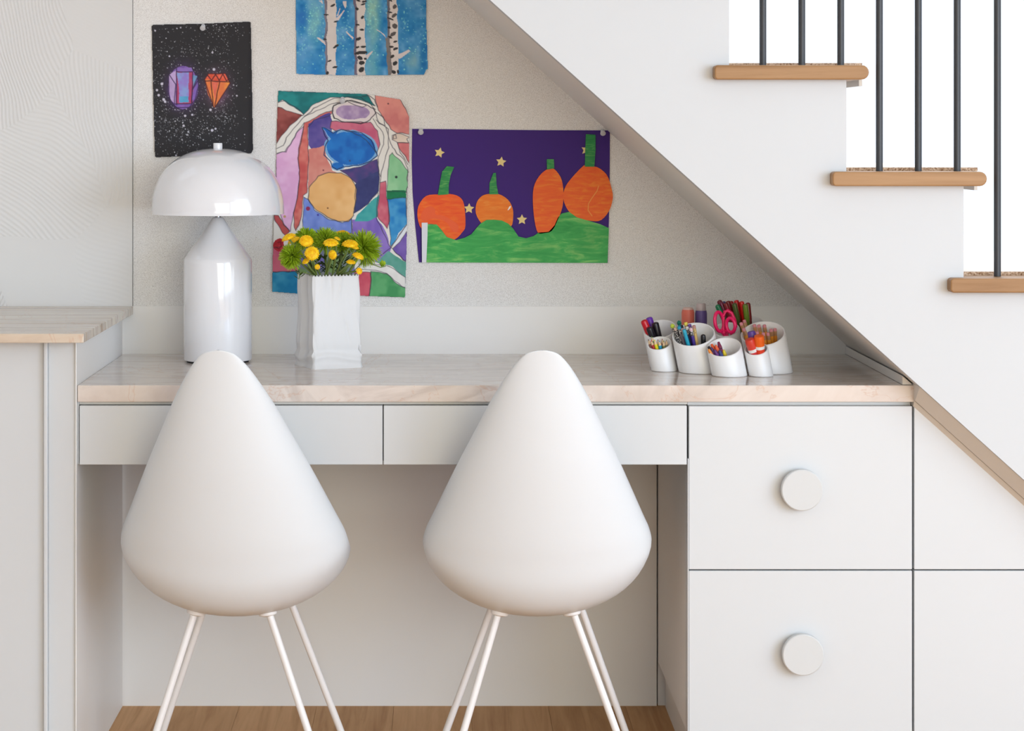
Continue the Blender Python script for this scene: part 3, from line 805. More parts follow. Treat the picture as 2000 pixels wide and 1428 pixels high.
# D: crayons
for (x, y, d, t_, w_, lab) in ((902, 628, 4.325, (30, 24, 34), (44, 36, 46), 'black crayon farthest left in the front middle cup'),
                               (938, 600, 4.33, (226, 92, 40), (224, 90, 50), 'orange crayon at the back left of the front middle cup'),
                               (905, 660, 4.312, (232, 140, 50), (230, 130, 40), 'light orange crayon low at the left of the front middle cup'),
                               (935, 640, 4.312, (66, 40, 90), (104, 62, 128), 'purple crayon in the front middle cup'),
                               (985, 612, 4.322, (232, 96, 50), (228, 92, 52), 'bright orange crayon in the centre of the front middle cup'),
                               (1018, 574, 4.335, (120, 22, 62), (130, 34, 76), 'maroon crayon, the longest in the front middle cup'),
                               (1030, 672, 4.306, (50, 60, 120), (70, 80, 150), 'blue crayon low at the front of the front middle cup'),
                               (975, 668, 4.306, (92, 40, 110), (110, 56, 130), 'violet crayon low at the front of the front middle cup'),
                               (1078, 668, 4.312, (226, 200, 40), (222, 198, 44), 'yellow crayon at the right of the front middle cup')):
    stick('crayon', lab, 'crayon', 'crayons in the front middle cup', C5(x, y, d), 'D', crayon_parts(t_, w_), 0.55, 14, 0.0045)
# E: pink scissors, handles up
sc_ = root('scissors', CUP['E'][2] + Vector((0, 0, 0.002)), 'bright pink-handled scissors standing handles up in the back middle cup', 'scissors')
M_pink = cm((236, 20, 100), 0.35); M_steel = cm((190, 190, 195), 0.2, metal=1)
def loop(cx_, cy_, ax_, ay_, rot, d, rad, dd=0):
    pts = []
    for k in range(40):
        a = 2 * math.pi * k / 40
        x_, y_ = ax_ * math.cos(a), ay_ * math.sin(a)
        xr_, yr__ = x_ * math.cos(rot) - y_ * math.sin(rot), x_ * math.sin(rot) + y_ * math.cos(rot)
        pts.append(C5(cx_ + xr_, cy_ + yr__, d + dd * math.cos(a)))
    return pts
def handle(pts, rad, tail):
    mb = MB().tube(pts, rad, 12, closed=True)
    mb.tube(tail, [rad * 1.2, rad * 1.3, rad * 1.0], 12)
    return mb
obj('handle', handle(loop(1028, 345, 50, 112, -0.12, 4.425, 0, 0.006), 0.0036, [C5(1050, 440, 4.425), C5(1085, 485, 4.43), C5(1125, 540, 4.44)]), M_pink, sc_, smooth='auto')
obj('handle', handle(loop(1160, 385, 50, 82, -0.10, 4.415, 0, -0.006), 0.0036, [C5(1120, 440, 4.42), C5(1110, 485, 4.43), C5(1125, 540, 4.44)]), M_pink, sc_, smooth='auto')
obj('handle_bow', MB().tube([C5(1085, 480, 4.425), C5(1078, 380, 4.43), C5(1075, 290, 4.43), C5(1090, 232, 4.43), C5(1125, 215, 4.43), C5(1170, 245, 4.43), C5(1205, 320, 4.43), C5(1218, 400, 4.428), C5(1195, 460, 4.425), C5(1150, 482, 4.425)], 0.0034, 12), M_pink, sc_, smooth='auto')
bl = CUP['E'][2]; t0 = C5(1125, 530, 4.44)
for s_ in (-1, 1):
    mb = MB(); a = t0 + Vector((0, 0.0012 * s_, 0)); b = bl + Vector((0.003 * s_, 0.0012 * s_, 0.004))
    wv_ = Vector((0.0045, 0, 0)); ty = Vector((0, 0.0005, 0))
    mb.add([a - wv_ - ty, a + wv_ - ty, b + wv_ * 0.2 - ty, b - wv_ * 0.2 - ty, a - wv_ + ty, a + wv_ + ty, b + wv_ * 0.2 + ty, b - wv_ * 0.2 + ty],
           [(0, 1, 2, 3), (7, 6, 5, 4), (0, 4, 5, 1), (1, 5, 6, 2), (2, 6, 7, 3), (3, 7, 4, 0)])
    obj('blade', mb, M_steel, sc_)
# F: glue sticks / stubby markers
for (x, y, d, r, cap, body, band, lab) in ((1372, 540, 4.300, 0.0098, (216, 64, 46), (206, 40, 44), (236, 232, 228), 'fat red-capped glue stick at the left of the small front right cup'),
                                           (1484, 500, 4.296, 0.0102, (238, 100, 20), (222, 60, 30), (238, 236, 232), 'fat orange-capped glue stick at the right of the small front right cup'),
                                           (1393, 450, 4.325, 0.0082, (96, 60, 150), (150, 60, 110), (120, 80, 150), 'purple-capped glue stick standing behind the red and orange ones')):
    g = stick('glue_stick', lab, 'glue stick', 'glue sticks in the small front right cup', C5(x, y, d), 'F',
          [('cap', cm(cap, 0.35), [(r * 0.55, 0), (r * 0.9, 0.0012), (r * 0.96, 0.004), (r, 0.009), (r, 0.021)]),
           ('label_band', cm(band, 0.5), [(r * 0.97, 0.021), (r * 0.97, 0.0275)]),
           ('barrel', cm(body, 0.4), [(r * 0.96, 0.0275), (r * 0.96, None)])], 0.2, 28, 0.009)
# G: yellow pencils with pink erasers
gp = [(1275, 352, 4.40, 'farthest left'), (1312, 322, 4.425, 'tallest at the back left'), (1305, 418, 4.375, 'front left, behind the purple cap'), (1428, 372, 4.40, 'back, fourth from the left'),
      (1480, 376, 4.395, 'back middle'), (1545, 376, 4.40, 'back, right of the middle'), (1622, 425, 4.39, 'right side, second from the right'), (1668, 418, 4.40, 'farthest right'),
      (1532, 468, 4.365, 'front, left of two side by side'), (1585, 468, 4.365, 'front, right of two side by side'), (1460, 455, 4.375, 'hidden behind the orange glue cap')]
for x, y, d, wh in gp:
    stick('pencil', 'orange pencil with pink eraser in the rightmost cup, ' + wh, 'pencil', 'yellow pencils in the rightmost cup', C5(x, y, d), 'G',
          pencil_parts((224, 142, 40), (214, 140, 148), (196, 150, 110), 0.0038), 0.72, 8)
# H: bunch of felt-tip pens at the back
for (x, y, d, c, b, lab) in ((1025, 98, 4.525, (110, 24, 40), (96, 22, 40), 'dark red felt-tip pen farthest left in the back bunch'),
                             (1002, 150, 4.51, (30, 120, 80), (34, 100, 70), 'dark green felt-tip pen low at the left of the back bunch'),
                             (1070, 112, 4.53, (60, 60, 120), (80, 30, 60), 'felt-tip pen with a blue cap end in the back bunch'),
                             (1045, 122, 4.515, (120, 30, 70), (110, 26, 60), 'plum felt-tip pen in the back bunch'),
                             (1125, 106, 4.525, (126, 16, 26), (120, 16, 26), 'deep red felt-tip pen left of the centre of the back bunch'),
                             (1100, 130, 4.505, (130, 20, 34), (120, 18, 30), 'crimson felt-tip pen in front at the left of the back bunch'),
                             (1158, 108, 4.535, (168, 24, 30), (150, 20, 26), 'mid red felt-tip pen behind the centre of the back bunch'),
                             (1222, 96, 4.53, (212, 26, 34), (170, 20, 28), 'bright red felt-tip pen topping the back bunch'),
                             (1200, 132, 4.50, (76, 92, 40), (66, 84, 38), 'olive green felt-tip pen in the centre of the back bunch'),
                             (1282, 110, 4.51, (226, 36, 30), (220, 30, 28), 'scarlet felt-tip pen right of the olive green one'),
                             (1325, 142, 4.495, (112, 138, 44), (106, 130, 40), 'light green felt-tip pen at the right of the back bunch'),
                             (1355, 125, 4.52, (128, 22, 22), (112, 22, 20), 'maroon felt-tip pen farthest right in the back bunch')):
    stick('felt_tip_pen', lab, 'pen', 'felt-tip pens in the back cup', C5(x, y, d), 'H', marker_parts(c, b, 0.0052, 0.036), 0.55, 16)
# two glitter jars standing behind the cups
for (x0_, x1_, yt, ys_, d, col, capc, lab) in ((575, 722, 178, 205, 4.60, (226, 112, 92), (222, 186, 176), 'orange glitter jar with a clear lid, standing behind the large middle cup'),
                                               (728, 868, 132, 215, 4.61, (104, 84, 150), (206, 190, 190), 'purple glitter jar with a pale lid, behind the cups right of the orange one')):
    c = C5((x0_ + x1_) / 2 + 20, ys_, d); r = q5((x1_ - x0_) / 2, d)
    g = root('glitter_jar', (c.x, c.y, dz), lab, 'jar', 'glitter jars behind the organizer')
    q = Matrix.Translation((c.x, c.y, dz)) @ Matrix.Shear('XY', 4, (-0.10, 0)) if False else Matrix.Translation((c.x, c.y, dz))
    zc = c.z - dz; zt = C5(0, yt, d).z - dz
    obj('jar', MB().lathe([(r * 0.92, 0.0003), (r, 0.003), (r, zc - 0.006), (r * 0.9, zc)], 28, q), cm(col, 0.45), g, smooth='auto')
    obj('lid', MB().lathe([(r * 0.84, zc), (r * 0.86, zc + 0.001), (r * 0.80, zt - 0.002), (r * 0.7, zt)], 28, q), cm(capc, 0.3), g, smooth='auto')

# ------------------------------------------------------------------ painted sheets on the wall
rng = np.random.default_rng(5)
def vnoise(h, w_, cell, seed):
    g = np.random.default_rng(seed)
    gh, gw = int(h / cell) + 3, int(w_ / cell) + 3
    a = g.random((gh, gw)); yy = np.arange(h) / cell; xx = np.arange(w_) / cell
    yi = yy.astype(int); xi = xx.astype(int); fy = yy - yi; fx = xx - xi
    fy = fy * fy * (3 - 2 * fy); fx = fx * fx * (3 - 2 * fx)
    A = a[yi][:, xi]; B = a[yi][:, xi + 1]; C_ = a[yi + 1][:, xi]; D = a[yi + 1][:, xi + 1]
    return (A * (1 - fx) + B * fx) * (1 - fy)[:, None] + (C_ * (1 - fx) + D * fx) * fy[:, None]
class Painting:
    def __init__(s, x0, x1, y0, y1, step, base, warp=6, seed=1):
        s.xs = np.arange(x0, x1 + step, step); s.ys = np.arange(y0, y1 + step, step)
        s.w, s.h = len(s.xs), len(s.ys); s.step = step
        X_, Y_ = np.meshgrid(s.xs, s.ys); s.X0, s.Y0 = X_, Y_
        s.X = X_ + warp * (vnoise(s.h, s.w, 14, seed) - 0.5) * 2; s.Y = Y_ + warp * (vnoise(s.h, s.w, 14, seed + 1) - 0.5) * 2
        s.img = np.ones((s.h, s.w, 3)) * np.array(base, float)
        s.seed = seed
    def inside(s, pts, warp=True):
        X_, Y_ = (s.X, s.Y) if warp else (s.X0, s.Y0)
        m = np.zeros(X_.shape, bool); n_ = len(pts)
        for i in range(n_):
            (xa, ya), (xb, yb) = pts[i], pts[(i + 1) % n_]
            if ya == yb: continue
            c = ((ya > Y_) != (yb > Y_)) & (X_ < (xb - xa) * (Y_ - ya) / (yb - ya) + xa)
            m ^= c
        return m
    def fill(s, pts, c, var=18, cell=30, c2=None, warp=True, edge=True):
        m = s.inside(pts, warp) if not isinstance(pts, np.ndarray) else pts
        s.seed += 3
        nz = vnoise(s.h, s.w, cell, s.seed) * 0.65 + vnoise(s.h, s.w, cell / 3, s.seed + 1) * 0.35
        if c2 is None: col = np.array(c, float)[None, None] + (nz[..., None] - 0.5) * 2 * var
        else:
            t = np.clip((nz - 0.5) * 2.6 + 0.5, 0, 1)[..., None]; col = np.array(c, float) * (1 - t) + np.array(c2, float) * t
        s.img[m] = col[m]; return m
    def ell(s, cx, cy, rx, ry, rot=0):
        c, n_ = math.cos(rot), math.sin(rot)
        u = (s.X - cx) * c + (s.Y - cy) * n_; v = -(s.X - cx) * n_ + (s.Y - cy) * c
        return (u / rx) ** 2 + (v / ry) ** 2 < 1
    def dist(s, pts, warp=True):
        X_, Y_ = (s.X, s.Y) if warp else (s.X0, s.Y0)
        d = np.full(X_.shape, 1e9)
        for (xa, ya), (xb, yb) in zip(pts[:-1], pts[1:]):
            dx, dy = xb - xa, yb - ya; L = dx * dx + dy * dy + 1e-9
            t = np.clip(((X_ - xa) * dx + (Y_ - ya) * dy) / L, 0, 1)
            d = np.minimum(d, np.hypot(X_ - xa - t * dx, Y_ - ya - t * dy))
        return d
    def line(s, pts, w_=3, c=(40, 36, 44), a=1.0, warp=True, soft=1.5):
        k = (np.clip((w_ - s.dist(pts, warp)) / (soft * s.step) + 0.5, 0, 1) * a)[..., None]
        s.img = s.img * (1 - k) + np.array(c, float) * k
    def dots(s, n_, x0, x1, y0, y1, rmin, rmax, c, seed, dens=None, power=3):
        r = np.random.default_rng(seed)
        for _ in range(n_):
            x_, y_ = r.uniform(x0, x1), r.uniform(y0, y1)
            if dens is not None and r.random() > dens(x_, y_): continue
            rr = rmin + (rmax - rmin) * r.random() ** power
            i0, i1 = int((y_ - rr - s.ys[0]) / s.step) - 1, int((y_ + rr - s.ys[0]) / s.step) + 3
            j0, j1 = int((x_ - rr - s.xs[0]) / s.step) - 1, int((x_ + rr - s.xs[0]) / s.step) + 3
            i0, j0 = max(i0, 0), max(j0, 0); i1, j1 = min(i1, s.h), min(j1, s.w)
            if i0 >= i1 or j0 >= j1: continue
            d = np.hypot(s.X0[i0:i1, j0:j1] - x_, s.Y0[i0:i1, j0:j1] - y_)
            k = (np.clip((rr - d) / s.step + 0.5, 0, 1) * r.uniform(0.45, 1))[..., None]
            s.img[i0:i1, j0:j1] = s.img[i0:i1, j0:j1] * (1 - k) + np.array(c, float) * k
    def sheet(s, name, tomap, outline, bend, label, m, org_):
        mask = s.inside(outline, warp=False)
        fm = mask[:-1, :-1] & mask[1:, :-1] & mask[:-1, 1:] & mask[1:, 1:]
        ii, jj = np.nonzero(fm)
        idx = ii * s.w + jj
        quads = np.stack([idx, idx + s.w, idx + s.w + 1, idx + 1], 1)
        used = np.unique(quads); rem = np.zeros(s.h * s.w, int); rem[used] = np.arange(len(used)); quads = rem[quads]
        X_ = s.X0.ravel()[used]; Y_ = s.Y0.ravel()[used]
        px, py, sc_ = tomap
        D0 = YB - 0.0028
        bd = bend((X_ - s.xs[0]) / (s.xs[-1] - s.xs[0]), (Y_ - s.ys[0]) / (s.ys[-1] - s.ys[0]))
        co = np.empty((len(used), 3))
        co[:, 0] = (px + X_ / sc_ - HX) * D0 / F - org_[0]
        co[:, 1] = D0 - bd - org_[1]
        co[:, 2] = CH - (py + Y_ / sc_ - HY) * D0 / F - org_[2]
        nv, nf = len(used), len(quads)
        me = bpy.data.meshes.new(name)
        me.vertices.add(nv); me.loops.add(nf * 4); me.polygons.add(nf)
        me.vertices.foreach_set('co', co.ravel())
        me.loops.foreach_set('vertex_index', quads.ravel().astype(np.int32))
        me.polygons.foreach_set('loop_start', np.arange(0, nf * 4, 4, dtype=np.int32))
        try: me.polygons.foreach_set('loop_total', np.full(nf, 4, dtype=np.int32))
        except Exception: pass
        me.update(); me.shade_smooth()
        at = me.attributes.new('paint', 'FLOAT_COLOR', 'POINT')
        c = s2l(np.clip(s.img.reshape(-1, 3)[used], 0, 255)); c = np.hstack([c, np.ones((nv, 1))])
        at.data.foreach_set('color', c.ravel())
        me.materials.append(m)
        o = bpy.data.objects.new(name, me); COL.objects.link(o); o.location = org_
        so = o.modifiers.new('solid', 'SOLIDIFY'); so.thickness = 0.0005; so.offset = -1
        tag(o, label, 'painting'); return o
def paint_mat(name, rough=0.6):
    m = mat(name, (200, 200, 200), rough, 0.3); n = NT(m)
    a = n.n('ShaderNodeAttribute', _attribute_name='paint'); n.color(a.outputs['Color'])
    g = n.noise(n.coords(obj=False), 500, 2); n.bump(g, 0.08, 0.0004)
    return m
M_art = paint_mat('watercolour_paper')

# --- black sheet with two gems (crop coordinates: 4.76 px per photo px)
p = Painting(165, 1125, 95, 1375, 4.0, (40, 39, 43), 3, 11)
hx = lambda cx, cy, rx, ry, col, a: None
def glow(p, cx, cy, rx, ry, col, a, pw=2.0):
    d = np.hypot((p.X0 - cx) / rx, (p.Y0 - cy) / ry)
    k = (np.clip(1.35 - d, 0, 1) ** pw * a * (0.6 + 0.8 * vnoise(p.h, p.w, 8, int(cx))))[..., None]; k = np.clip(k, 0, 1)
    p.img = p.img * (1 - k) + np.array(col, float) * k
def dens(x, y):
    a = 0.25 + 0.35 * math.exp(-((x - 400) / 260) ** 2 - ((y - 1060) / 150) ** 2) * 2 + 0.5 * math.exp(-((x - 820) / 120) ** 2 - ((y - 980) / 120) ** 2)
    a += 0.35 * math.exp(-((x - 620) / 300) ** 2 - ((y - 370) / 60) ** 2) + 0.4 * math.exp(-((x - 880) / 120) ** 2 - ((y - 190) / 60) ** 2)
    if x > 980: a *= 0.3
    return a
glow(p, 462, 720, 190, 260, (110, 70, 150), 0.8); glow(p, 780, 730, 165, 225, (130, 90, 120), 0.75)
p.dots(3600, 180, 1105, 120, 1360, 1.6, 5.0, (225, 225, 232), 3, dens, 3)
p.dots(120, 200, 1000, 500, 1340, 3, 9, (215, 215, 225), 4, dens, 2)
for x_, y_, r_ in ((268, 685, 13), (222, 743, 11), (238, 790, 12), (285, 830, 13), (298, 850, 12), (484, 982, 11), (550, 972, 10), (470, 1074, 11), (720, 926, 12), (735, 1117, 13), (767, 1102, 10), (752, 550, 13), (338, 428, 8), (738, 394, 9), (965, 795, 8), (400, 1350, 8), (205, 190, 8), (442, 162, 7), (408, 170, 6)):
    p.line([(x_, y_), (x_ + 0.1, y_)], r_, (212, 208, 222), 0.95, warp=False)
p.fill(p.ell(466, 718, 140, 200), (126, 92, 170), 16, 12)
p.fill([(335, 600), (400, 560), (395, 870), (350, 840), (328, 700)], (186, 160, 205), 14, 14)
p.fill([(402, 570), (560, 570), (555, 870), (400, 870)], (176, 70, 110), 14, 12)
p.fill([(405, 580), (520, 575), (515, 700), (520, 860), (430, 860), (425, 700)], (140, 160, 215), 14, 16, (150, 130, 205))
p.fill([(435, 800), (515, 800), (515, 858), (435, 858)], (90, 165, 205), 10, 12)
p.fill([(555, 600), (605, 610), (560, 720)], (110, 150, 190), 12, 10)
p.fill([(560, 740), (605, 660), (600, 780), (545, 850)], (130, 100, 180), 12, 10)
p.fill([(400, 535), (545, 535), (560, 570), (405, 570)], (140, 110, 185), 12, 12)
for l_ in ([(405, 540), (405, 880)], [(335, 600), (395, 690), (385, 870)], [(405, 572), (555, 572), (545, 870), (390, 872)], [(560, 560), (605, 610), (550, 740), (600, 660)], [(330, 640), (335, 820), (400, 905), (520, 905), (580, 830), (607, 700), (600, 600)], [(550, 740), (545, 860)]):
    p.line(l_, 4, (48, 34, 70), 0.85)
p.fill([(665, 640), (700, 590), (860, 590), (905, 680), (790, 860), (755, 910), (700, 790)], (226, 120, 70), 26, 12, (240, 150, 70))
p.fill([(665, 640), (700, 592), (860, 592), (895, 660), (780, 662)], (222, 92, 66), 20, 10)
p.fill([(735, 670), (790, 670), (760, 840)], (226, 110, 90), 14, 10)
for l_ in ([(665, 640), (700, 590), (860, 590), (905, 680), (760, 905), (745, 900), (665, 640)], [(668, 655), (780, 664), (900, 668)], [(690, 600), (730, 655), (765, 595), (800, 655), (835, 595), (870, 660), (895, 640)], [(725, 665), (745, 890)], [(805, 665), (760, 890)]):
    p.line(l_, 4.5, (70, 26, 36), 0.9)
p.sheet('space_painting', (260, 20, 4.76), [(186, 133), (640, 124), (1082, 104), (1096, 112), (1108, 700), (1118, 1300), (1100, 1332), (214, 1369), (202, 1358), (184, 700), (172, 148)],
        lambda u, v: 0.0008 + 0.003 * np.clip((u - 0.93) / 0.07, 0, 1) ** 2 + 0.0015 * (v ** 2), 'black splattered painting with a purple gem and an orange gem, above the lamp', M_art,
        ((395 - HX) * YB / F, YB - 0.003, CH - (170 - HY) * YB / F))

# --- birch trees (6.897 px per photo px), continuing above the frame
p = Painting(95, 1925, -1150, 1040, 7.0, (60, 140, 200), 14, 31)
p.img = np.array((62, 146, 206), float) + (vnoise(p.h, p.w, 16, 3)[..., None] - 0.5) * np.array((90, 50, 30)) + (vnoise(p.h, p.w, 5, 4)[..., None] - 0.5) * np.array((30, 24, 16))
for cx_, cy_, rx_, ry_, col, a in ((380, 300, 120, 330, (130, 196, 205), .7), (1160, 180, 110, 480, (150, 205, 195), .85), (1150, 900, 120, 330, (110, 180, 195), .7), (1700, 820, 120, 160, (130, 180, 195), .8), (1850, 800, 60, 220, (10, 110, 180), .9), (200, 240, 100, 150, (30, 110, 195), .7), (360, 930, 70, 120, (20, 120, 200), .7), (260, 800, 180, 160, (110, 170, 215), .5), (750, 860, 110, 200, (70, 145, 205), .5), (1560, 350, 80, 300, (20, 120, 190), .6), (760, 120, 90, 150, (20, 115, 185), .8)):
    glow(p, cx_, cy_, rx_, ry_, col, a, 1.2)
gd = lambda x, y: 0.12 + math.exp(-((x - 380) / 90) ** 2 - ((y - 300) / 260) ** 2) + math.exp(-((x - 1150) / 90) ** 2 - ((y - 150) / 300) ** 2) + 0.7 * math.exp(-((x - 780) / 90) ** 2 - ((y - 420) / 220) ** 2) + 0.5 * math.exp(-((x - 1600) / 60) ** 2 - ((y - 350) / 160) ** 2) + 0.5 * math.exp(-((x - 1830) / 50) ** 2 - ((y - 520) / 160) ** 2) + 0.5 * math.exp(-((x - 220) / 50) ** 2 - ((y - 600) / 120) ** 2)
p.dots(5200, 120, 1890, -1100, 960, 4, 11, (150, 230, 226), 8, gd, 3)
p.dots(260, 120, 1890, -1100, 960, 6, 13, (205, 245, 235), 9, gd, 3)
W1 = (222, 214, 212)
def trunk(l0, l1, r0, r1, sh, shc):
    p.fill([(l0 - sh, -1150), (l0, -1150), (l1, 1010), (l1 - sh * 0.6, 1010)], shc, 14, 12)
    p.fill([(l0, -1150), (r0, -1150), (r1, 1020), (l1, 1020)], W1, 8, 20)
trunk(536, 546, 648, 668, 42, (128, 124, 140)); trunk(932, 948, 1050, 1056, 46, (112, 104, 126)); trunk(1352, 1400, 1470, 1505, 44, (110, 106, 116))
p.fill([(1330, 500), (1385, 520), (1420, 1000), (1360, 1010)], (128, 122, 122), 12, 12)
for b in ([(400, 498), (440, 505), (515, 560), (515, 605)], [(660, 270), (690, 275), (770, 160), (765, 145), (720, 190), (665, 230)], [(668, 210), (700, 110), (715, 95), (690, 205)], [(765, 10), (815, 10), (810, 70), (780, 130), (770, 80)],
          [(780, 435), (800, 430), (898, 520), (895, 548)], [(1190, 400), (1205, 400), (1330, 490), (1335, 510)], [(1050, 745), (1145, 690), (1150, 700), (1070, 805)], [(1500, 735), (1640, 670), (1660, 690), (1505, 800)], [(430, -5), (480, -5), (495, 50)]):
    p.fill(b, (222, 212, 214), 6)
marks = [(620, 65, 34, 14, -.5), (535, 205, 34, 12, 0), (655, 292, 30, 11, -.3), (525, 535, 26, 12, 0), (655, 630, 42, 16, -.6), (565, 815, 28, 12, -.3), (650, 895, 32, 14, -.3), (545, 985, 20, 26, 0),
         (1028, 50, 34, 12, -.5), (940, 118, 24, 20, .4), (1025, 235, 32, 18, -.8), (945, 342, 26, 12, 0), (1015, 408, 34, 13, 0), (965, 520, 42, 20, -.5), (962, 632, 26, 16, -.3), (1030, 624, 32, 14, -.2), (1000, 715, 78, 24, -.2), (980, 790, 34, 28, .4), (1045, 795, 18, 16, 0), (1005, 855, 40, 30, -.1), (1010, 945, 44, 26, -.5), (975, 5, 30, 10, .3),
         (1400, 8, 32, 10, .5), (1450, 90, 34, 20, -.4), (1385, 155, 40, 10, .3), (1455, 210, 40, 26, -.5), (1400, 248, 48, 12, .5), (1450, 345, 36, 34, 0), (1375, 380, 24, 16, .5), (1430, 455, 46, 22, -.8), (1395, 500, 30, 12, .5), (1460, 560, 32, 14, -.3), (1410, 630, 36, 12, .1), (1465, 660, 36, 18, -.4), (1420, 765, 32, 22, -.8), (1452, 855, 34, 20, -.5), (1445, 975, 42, 24, .7), (1505, 970, 14, 36, -.3)]
for mx, my, a_, b_, ro in marks:
    p.img[p.ell(mx, my, a_, b_, ro)] = (50, 50, 54) if not (1400 < mx and my < 480) else (92, 88, 90)
for my in range(-1100, 0, 90):
    for mx in (560, 640, 960, 1030, 1380, 1450):
        p.img[p.ell(mx + (my * 7 % 31), my + (mx % 40), 32, 13, -.3)] = (58, 56, 60)
p.sheet('birch_painting', (560, 0, 6.897), [(112, -1140), (1870, -1140), (1884, 300), (1905, 930), (1880, 950), (1855, 1008), (1500, 1012), (1010, 1018), (660, 1016), (128, 998), (122, 300)],
        lambda u, v: 0.0008 + 0.0012 * np.sin(u * 3.1) * v, 'blue painting of three white birch trunks at the top of the wall', M_art,
        ((706 - HX) * YB / F, YB - 0.003, CH - (20 - HY) * YB / F))

# --- abstract watercolour (3.245 px per photo px)
p = Painting(28, 918, 45, 1375, 2.7, (232, 228, 221), 5, 51)
fl = p.fill
regs = []
def rg(pts, c, c2=None, out=True, cell=26, lw=2.6):
    fl(pts, c, 16, cell, c2)
    if out: regs.append((pts, lw))
rg([(70, 55), (640, 75), (665, 110), (690, 150), (625, 120), (510, 95), (410, 98), (320, 130), (235, 205), (175, 160), (100, 115), (70, 130)], (16, 112, 116), (30, 140, 140))
rg([(60, 150), (130, 185), (225, 212), (150, 280), (100, 340), (58, 398)], (128, 58, 56), (160, 84, 78))
rg([(690, 80), (850, 105), (910, 220), (910, 332), (830, 322), (790, 300), (740, 230), (705, 180)], (206, 122, 120), (224, 146, 136))
rg([(828, 388), (910, 388), (910, 515), (870, 460), (840, 420)], (212, 120, 122))
rg([(58, 455), (120, 445), (185, 330), (238, 280), (205, 480), (215, 560), (195, 740), (172, 830), (150, 950), (110, 905), (58, 750)], (222, 168, 210), (232, 186, 222))
rg([(240, 262), (380, 190), (420, 180), (400, 215), (300, 240), (262, 290), (268, 480), (262, 700), (235, 720), (222, 870), (185, 945), (170, 830), (195, 740), (215, 560), (200, 480), (212, 400)], (196, 84, 82), (216, 122, 112))
rg([(265, 270), (300, 240), (400, 190), (425, 260), (410, 330), (372, 410), (300, 445), (268, 400)], (78, 68, 146), (104, 88, 160), False)
rg([(415, 250), (660, 255), (705, 310), (722, 400), (695, 452), (630, 370), (520, 305), (440, 310), (405, 290)], (196, 92, 124), (206, 112, 136))
fl([(268, 430), (372, 405), (385, 480), (420, 560), (500, 600), (330, 600), (268, 700)], (210, 128, 118), 14, 24, (218, 146, 132))
rg([(470, 560), (600, 540), (700, 490), (718, 560), (708, 690), (650, 770), (560, 832), (568, 640), (500, 580)], (92, 66, 128), (56, 62, 122))
fl([(540, 660), (716, 560), (708, 690), (650, 770), (560, 832)], (54, 60, 116), 10, 20)
rg([(240, 730), (270, 742), (300, 810), (400, 872), (480, 892), (540, 862), (540, 960), (228, 960)], (104, 130, 208), (130, 152, 222))
fl([(545, 870), (700, 850), (760, 960), (790, 1050), (760, 1140), (640, 1140), (545, 1100)], (122, 98, 186), 16, 30, (146, 120, 200))
rg([(580, 840), (712, 712), (708, 850), (640, 882), (560, 880)], (46, 152, 156), (70, 170, 168), False)
rg([(782, 462), (800, 446), (850, 500), (897, 560), (893, 700), (765, 690), (768, 560)], (134, 196, 146), (154, 208, 160))
fl([(764, 684), (890, 690), (887, 732), (768, 742)], (12, 122, 78), 12, 16)
rg([(766, 742), (887, 732), (892, 900), (850, 965), (790, 1042), (776, 850)], (16, 116, 192), (70, 156, 210))
fl([(840, 960), (890, 900), (890, 945), (830, 1030), (800, 1035)], (226, 230, 236), 10)
rg([(718, 640), (755, 632), (766, 740), (784, 880), (765, 930), (706, 850)], (196, 84, 108), (212, 116, 132))
rg([(800, 1055), (850, 1010), (892, 950), (887, 1142), (822, 1082)], (112, 86, 172), (130, 104, 184))
rg([(770, 1075), (890, 1145), (885, 1250), (800, 1170), (700, 1140)], (84, 156, 138), (110, 170, 160), False)
rg([(665, 1200), (760, 1215), (885, 1310), (885, 1370), (652, 1370)], (66, 148, 90), (96, 172, 112))
rg([(560, 1200), (668, 1208), (655, 1370), (560, 1370)], (200, 74, 96), (212, 96, 112))
rg([(30, 1205), (210, 1200), (210, 1345), (30, 1345)], (22, 130, 178), (60, 156, 196))
rg([(40, 1050), (140, 1040), (210, 1200), (30, 1205)], (198, 84, 118), (212, 106, 130))
rg([(46, 842), (75, 845), (145, 950), (120, 975), (60, 880)], (176, 68, 72), (190, 84, 84))
fl([(200, 960), (560, 960), (560, 1360), (200, 1360)], (120, 150, 90), 20, 40, (120, 110, 180))
fl(p.ell(80, 1035, 36, 40), (184, 38, 50), 20, 12); p.line([(60, 1045), (80, 1060), (100, 1040), (95, 1015), (75, 1015)], 3, (120, 20, 34))
# bottom white swoosh
rg([(590, 1150), (750, 1158), (810, 1185), (882, 1240), (885, 1305), (830, 1280), (760, 1212), (690, 1192), (590, 1185)], (234, 232, 228))
# oval at the top
fl(p.ell(552, 195, 140, 62, 0.05), (228, 216, 216), 6); fl(p.ell(545, 192, 108, 46, 0.05), (158, 132, 176), 12, 18, (186, 162, 194))
p.line([(430, 150), (415, 190), (430, 235), (500, 252), (600, 262), (660, 240), (690, 200), (680, 165), (620, 140), (540, 118), (450, 140), (430, 150)], 2.6)
# peg
rg([(800, 335), (830, 322), (905, 350), (888, 362), (905, 388), (830, 388), (800, 365)], (224, 206, 190))
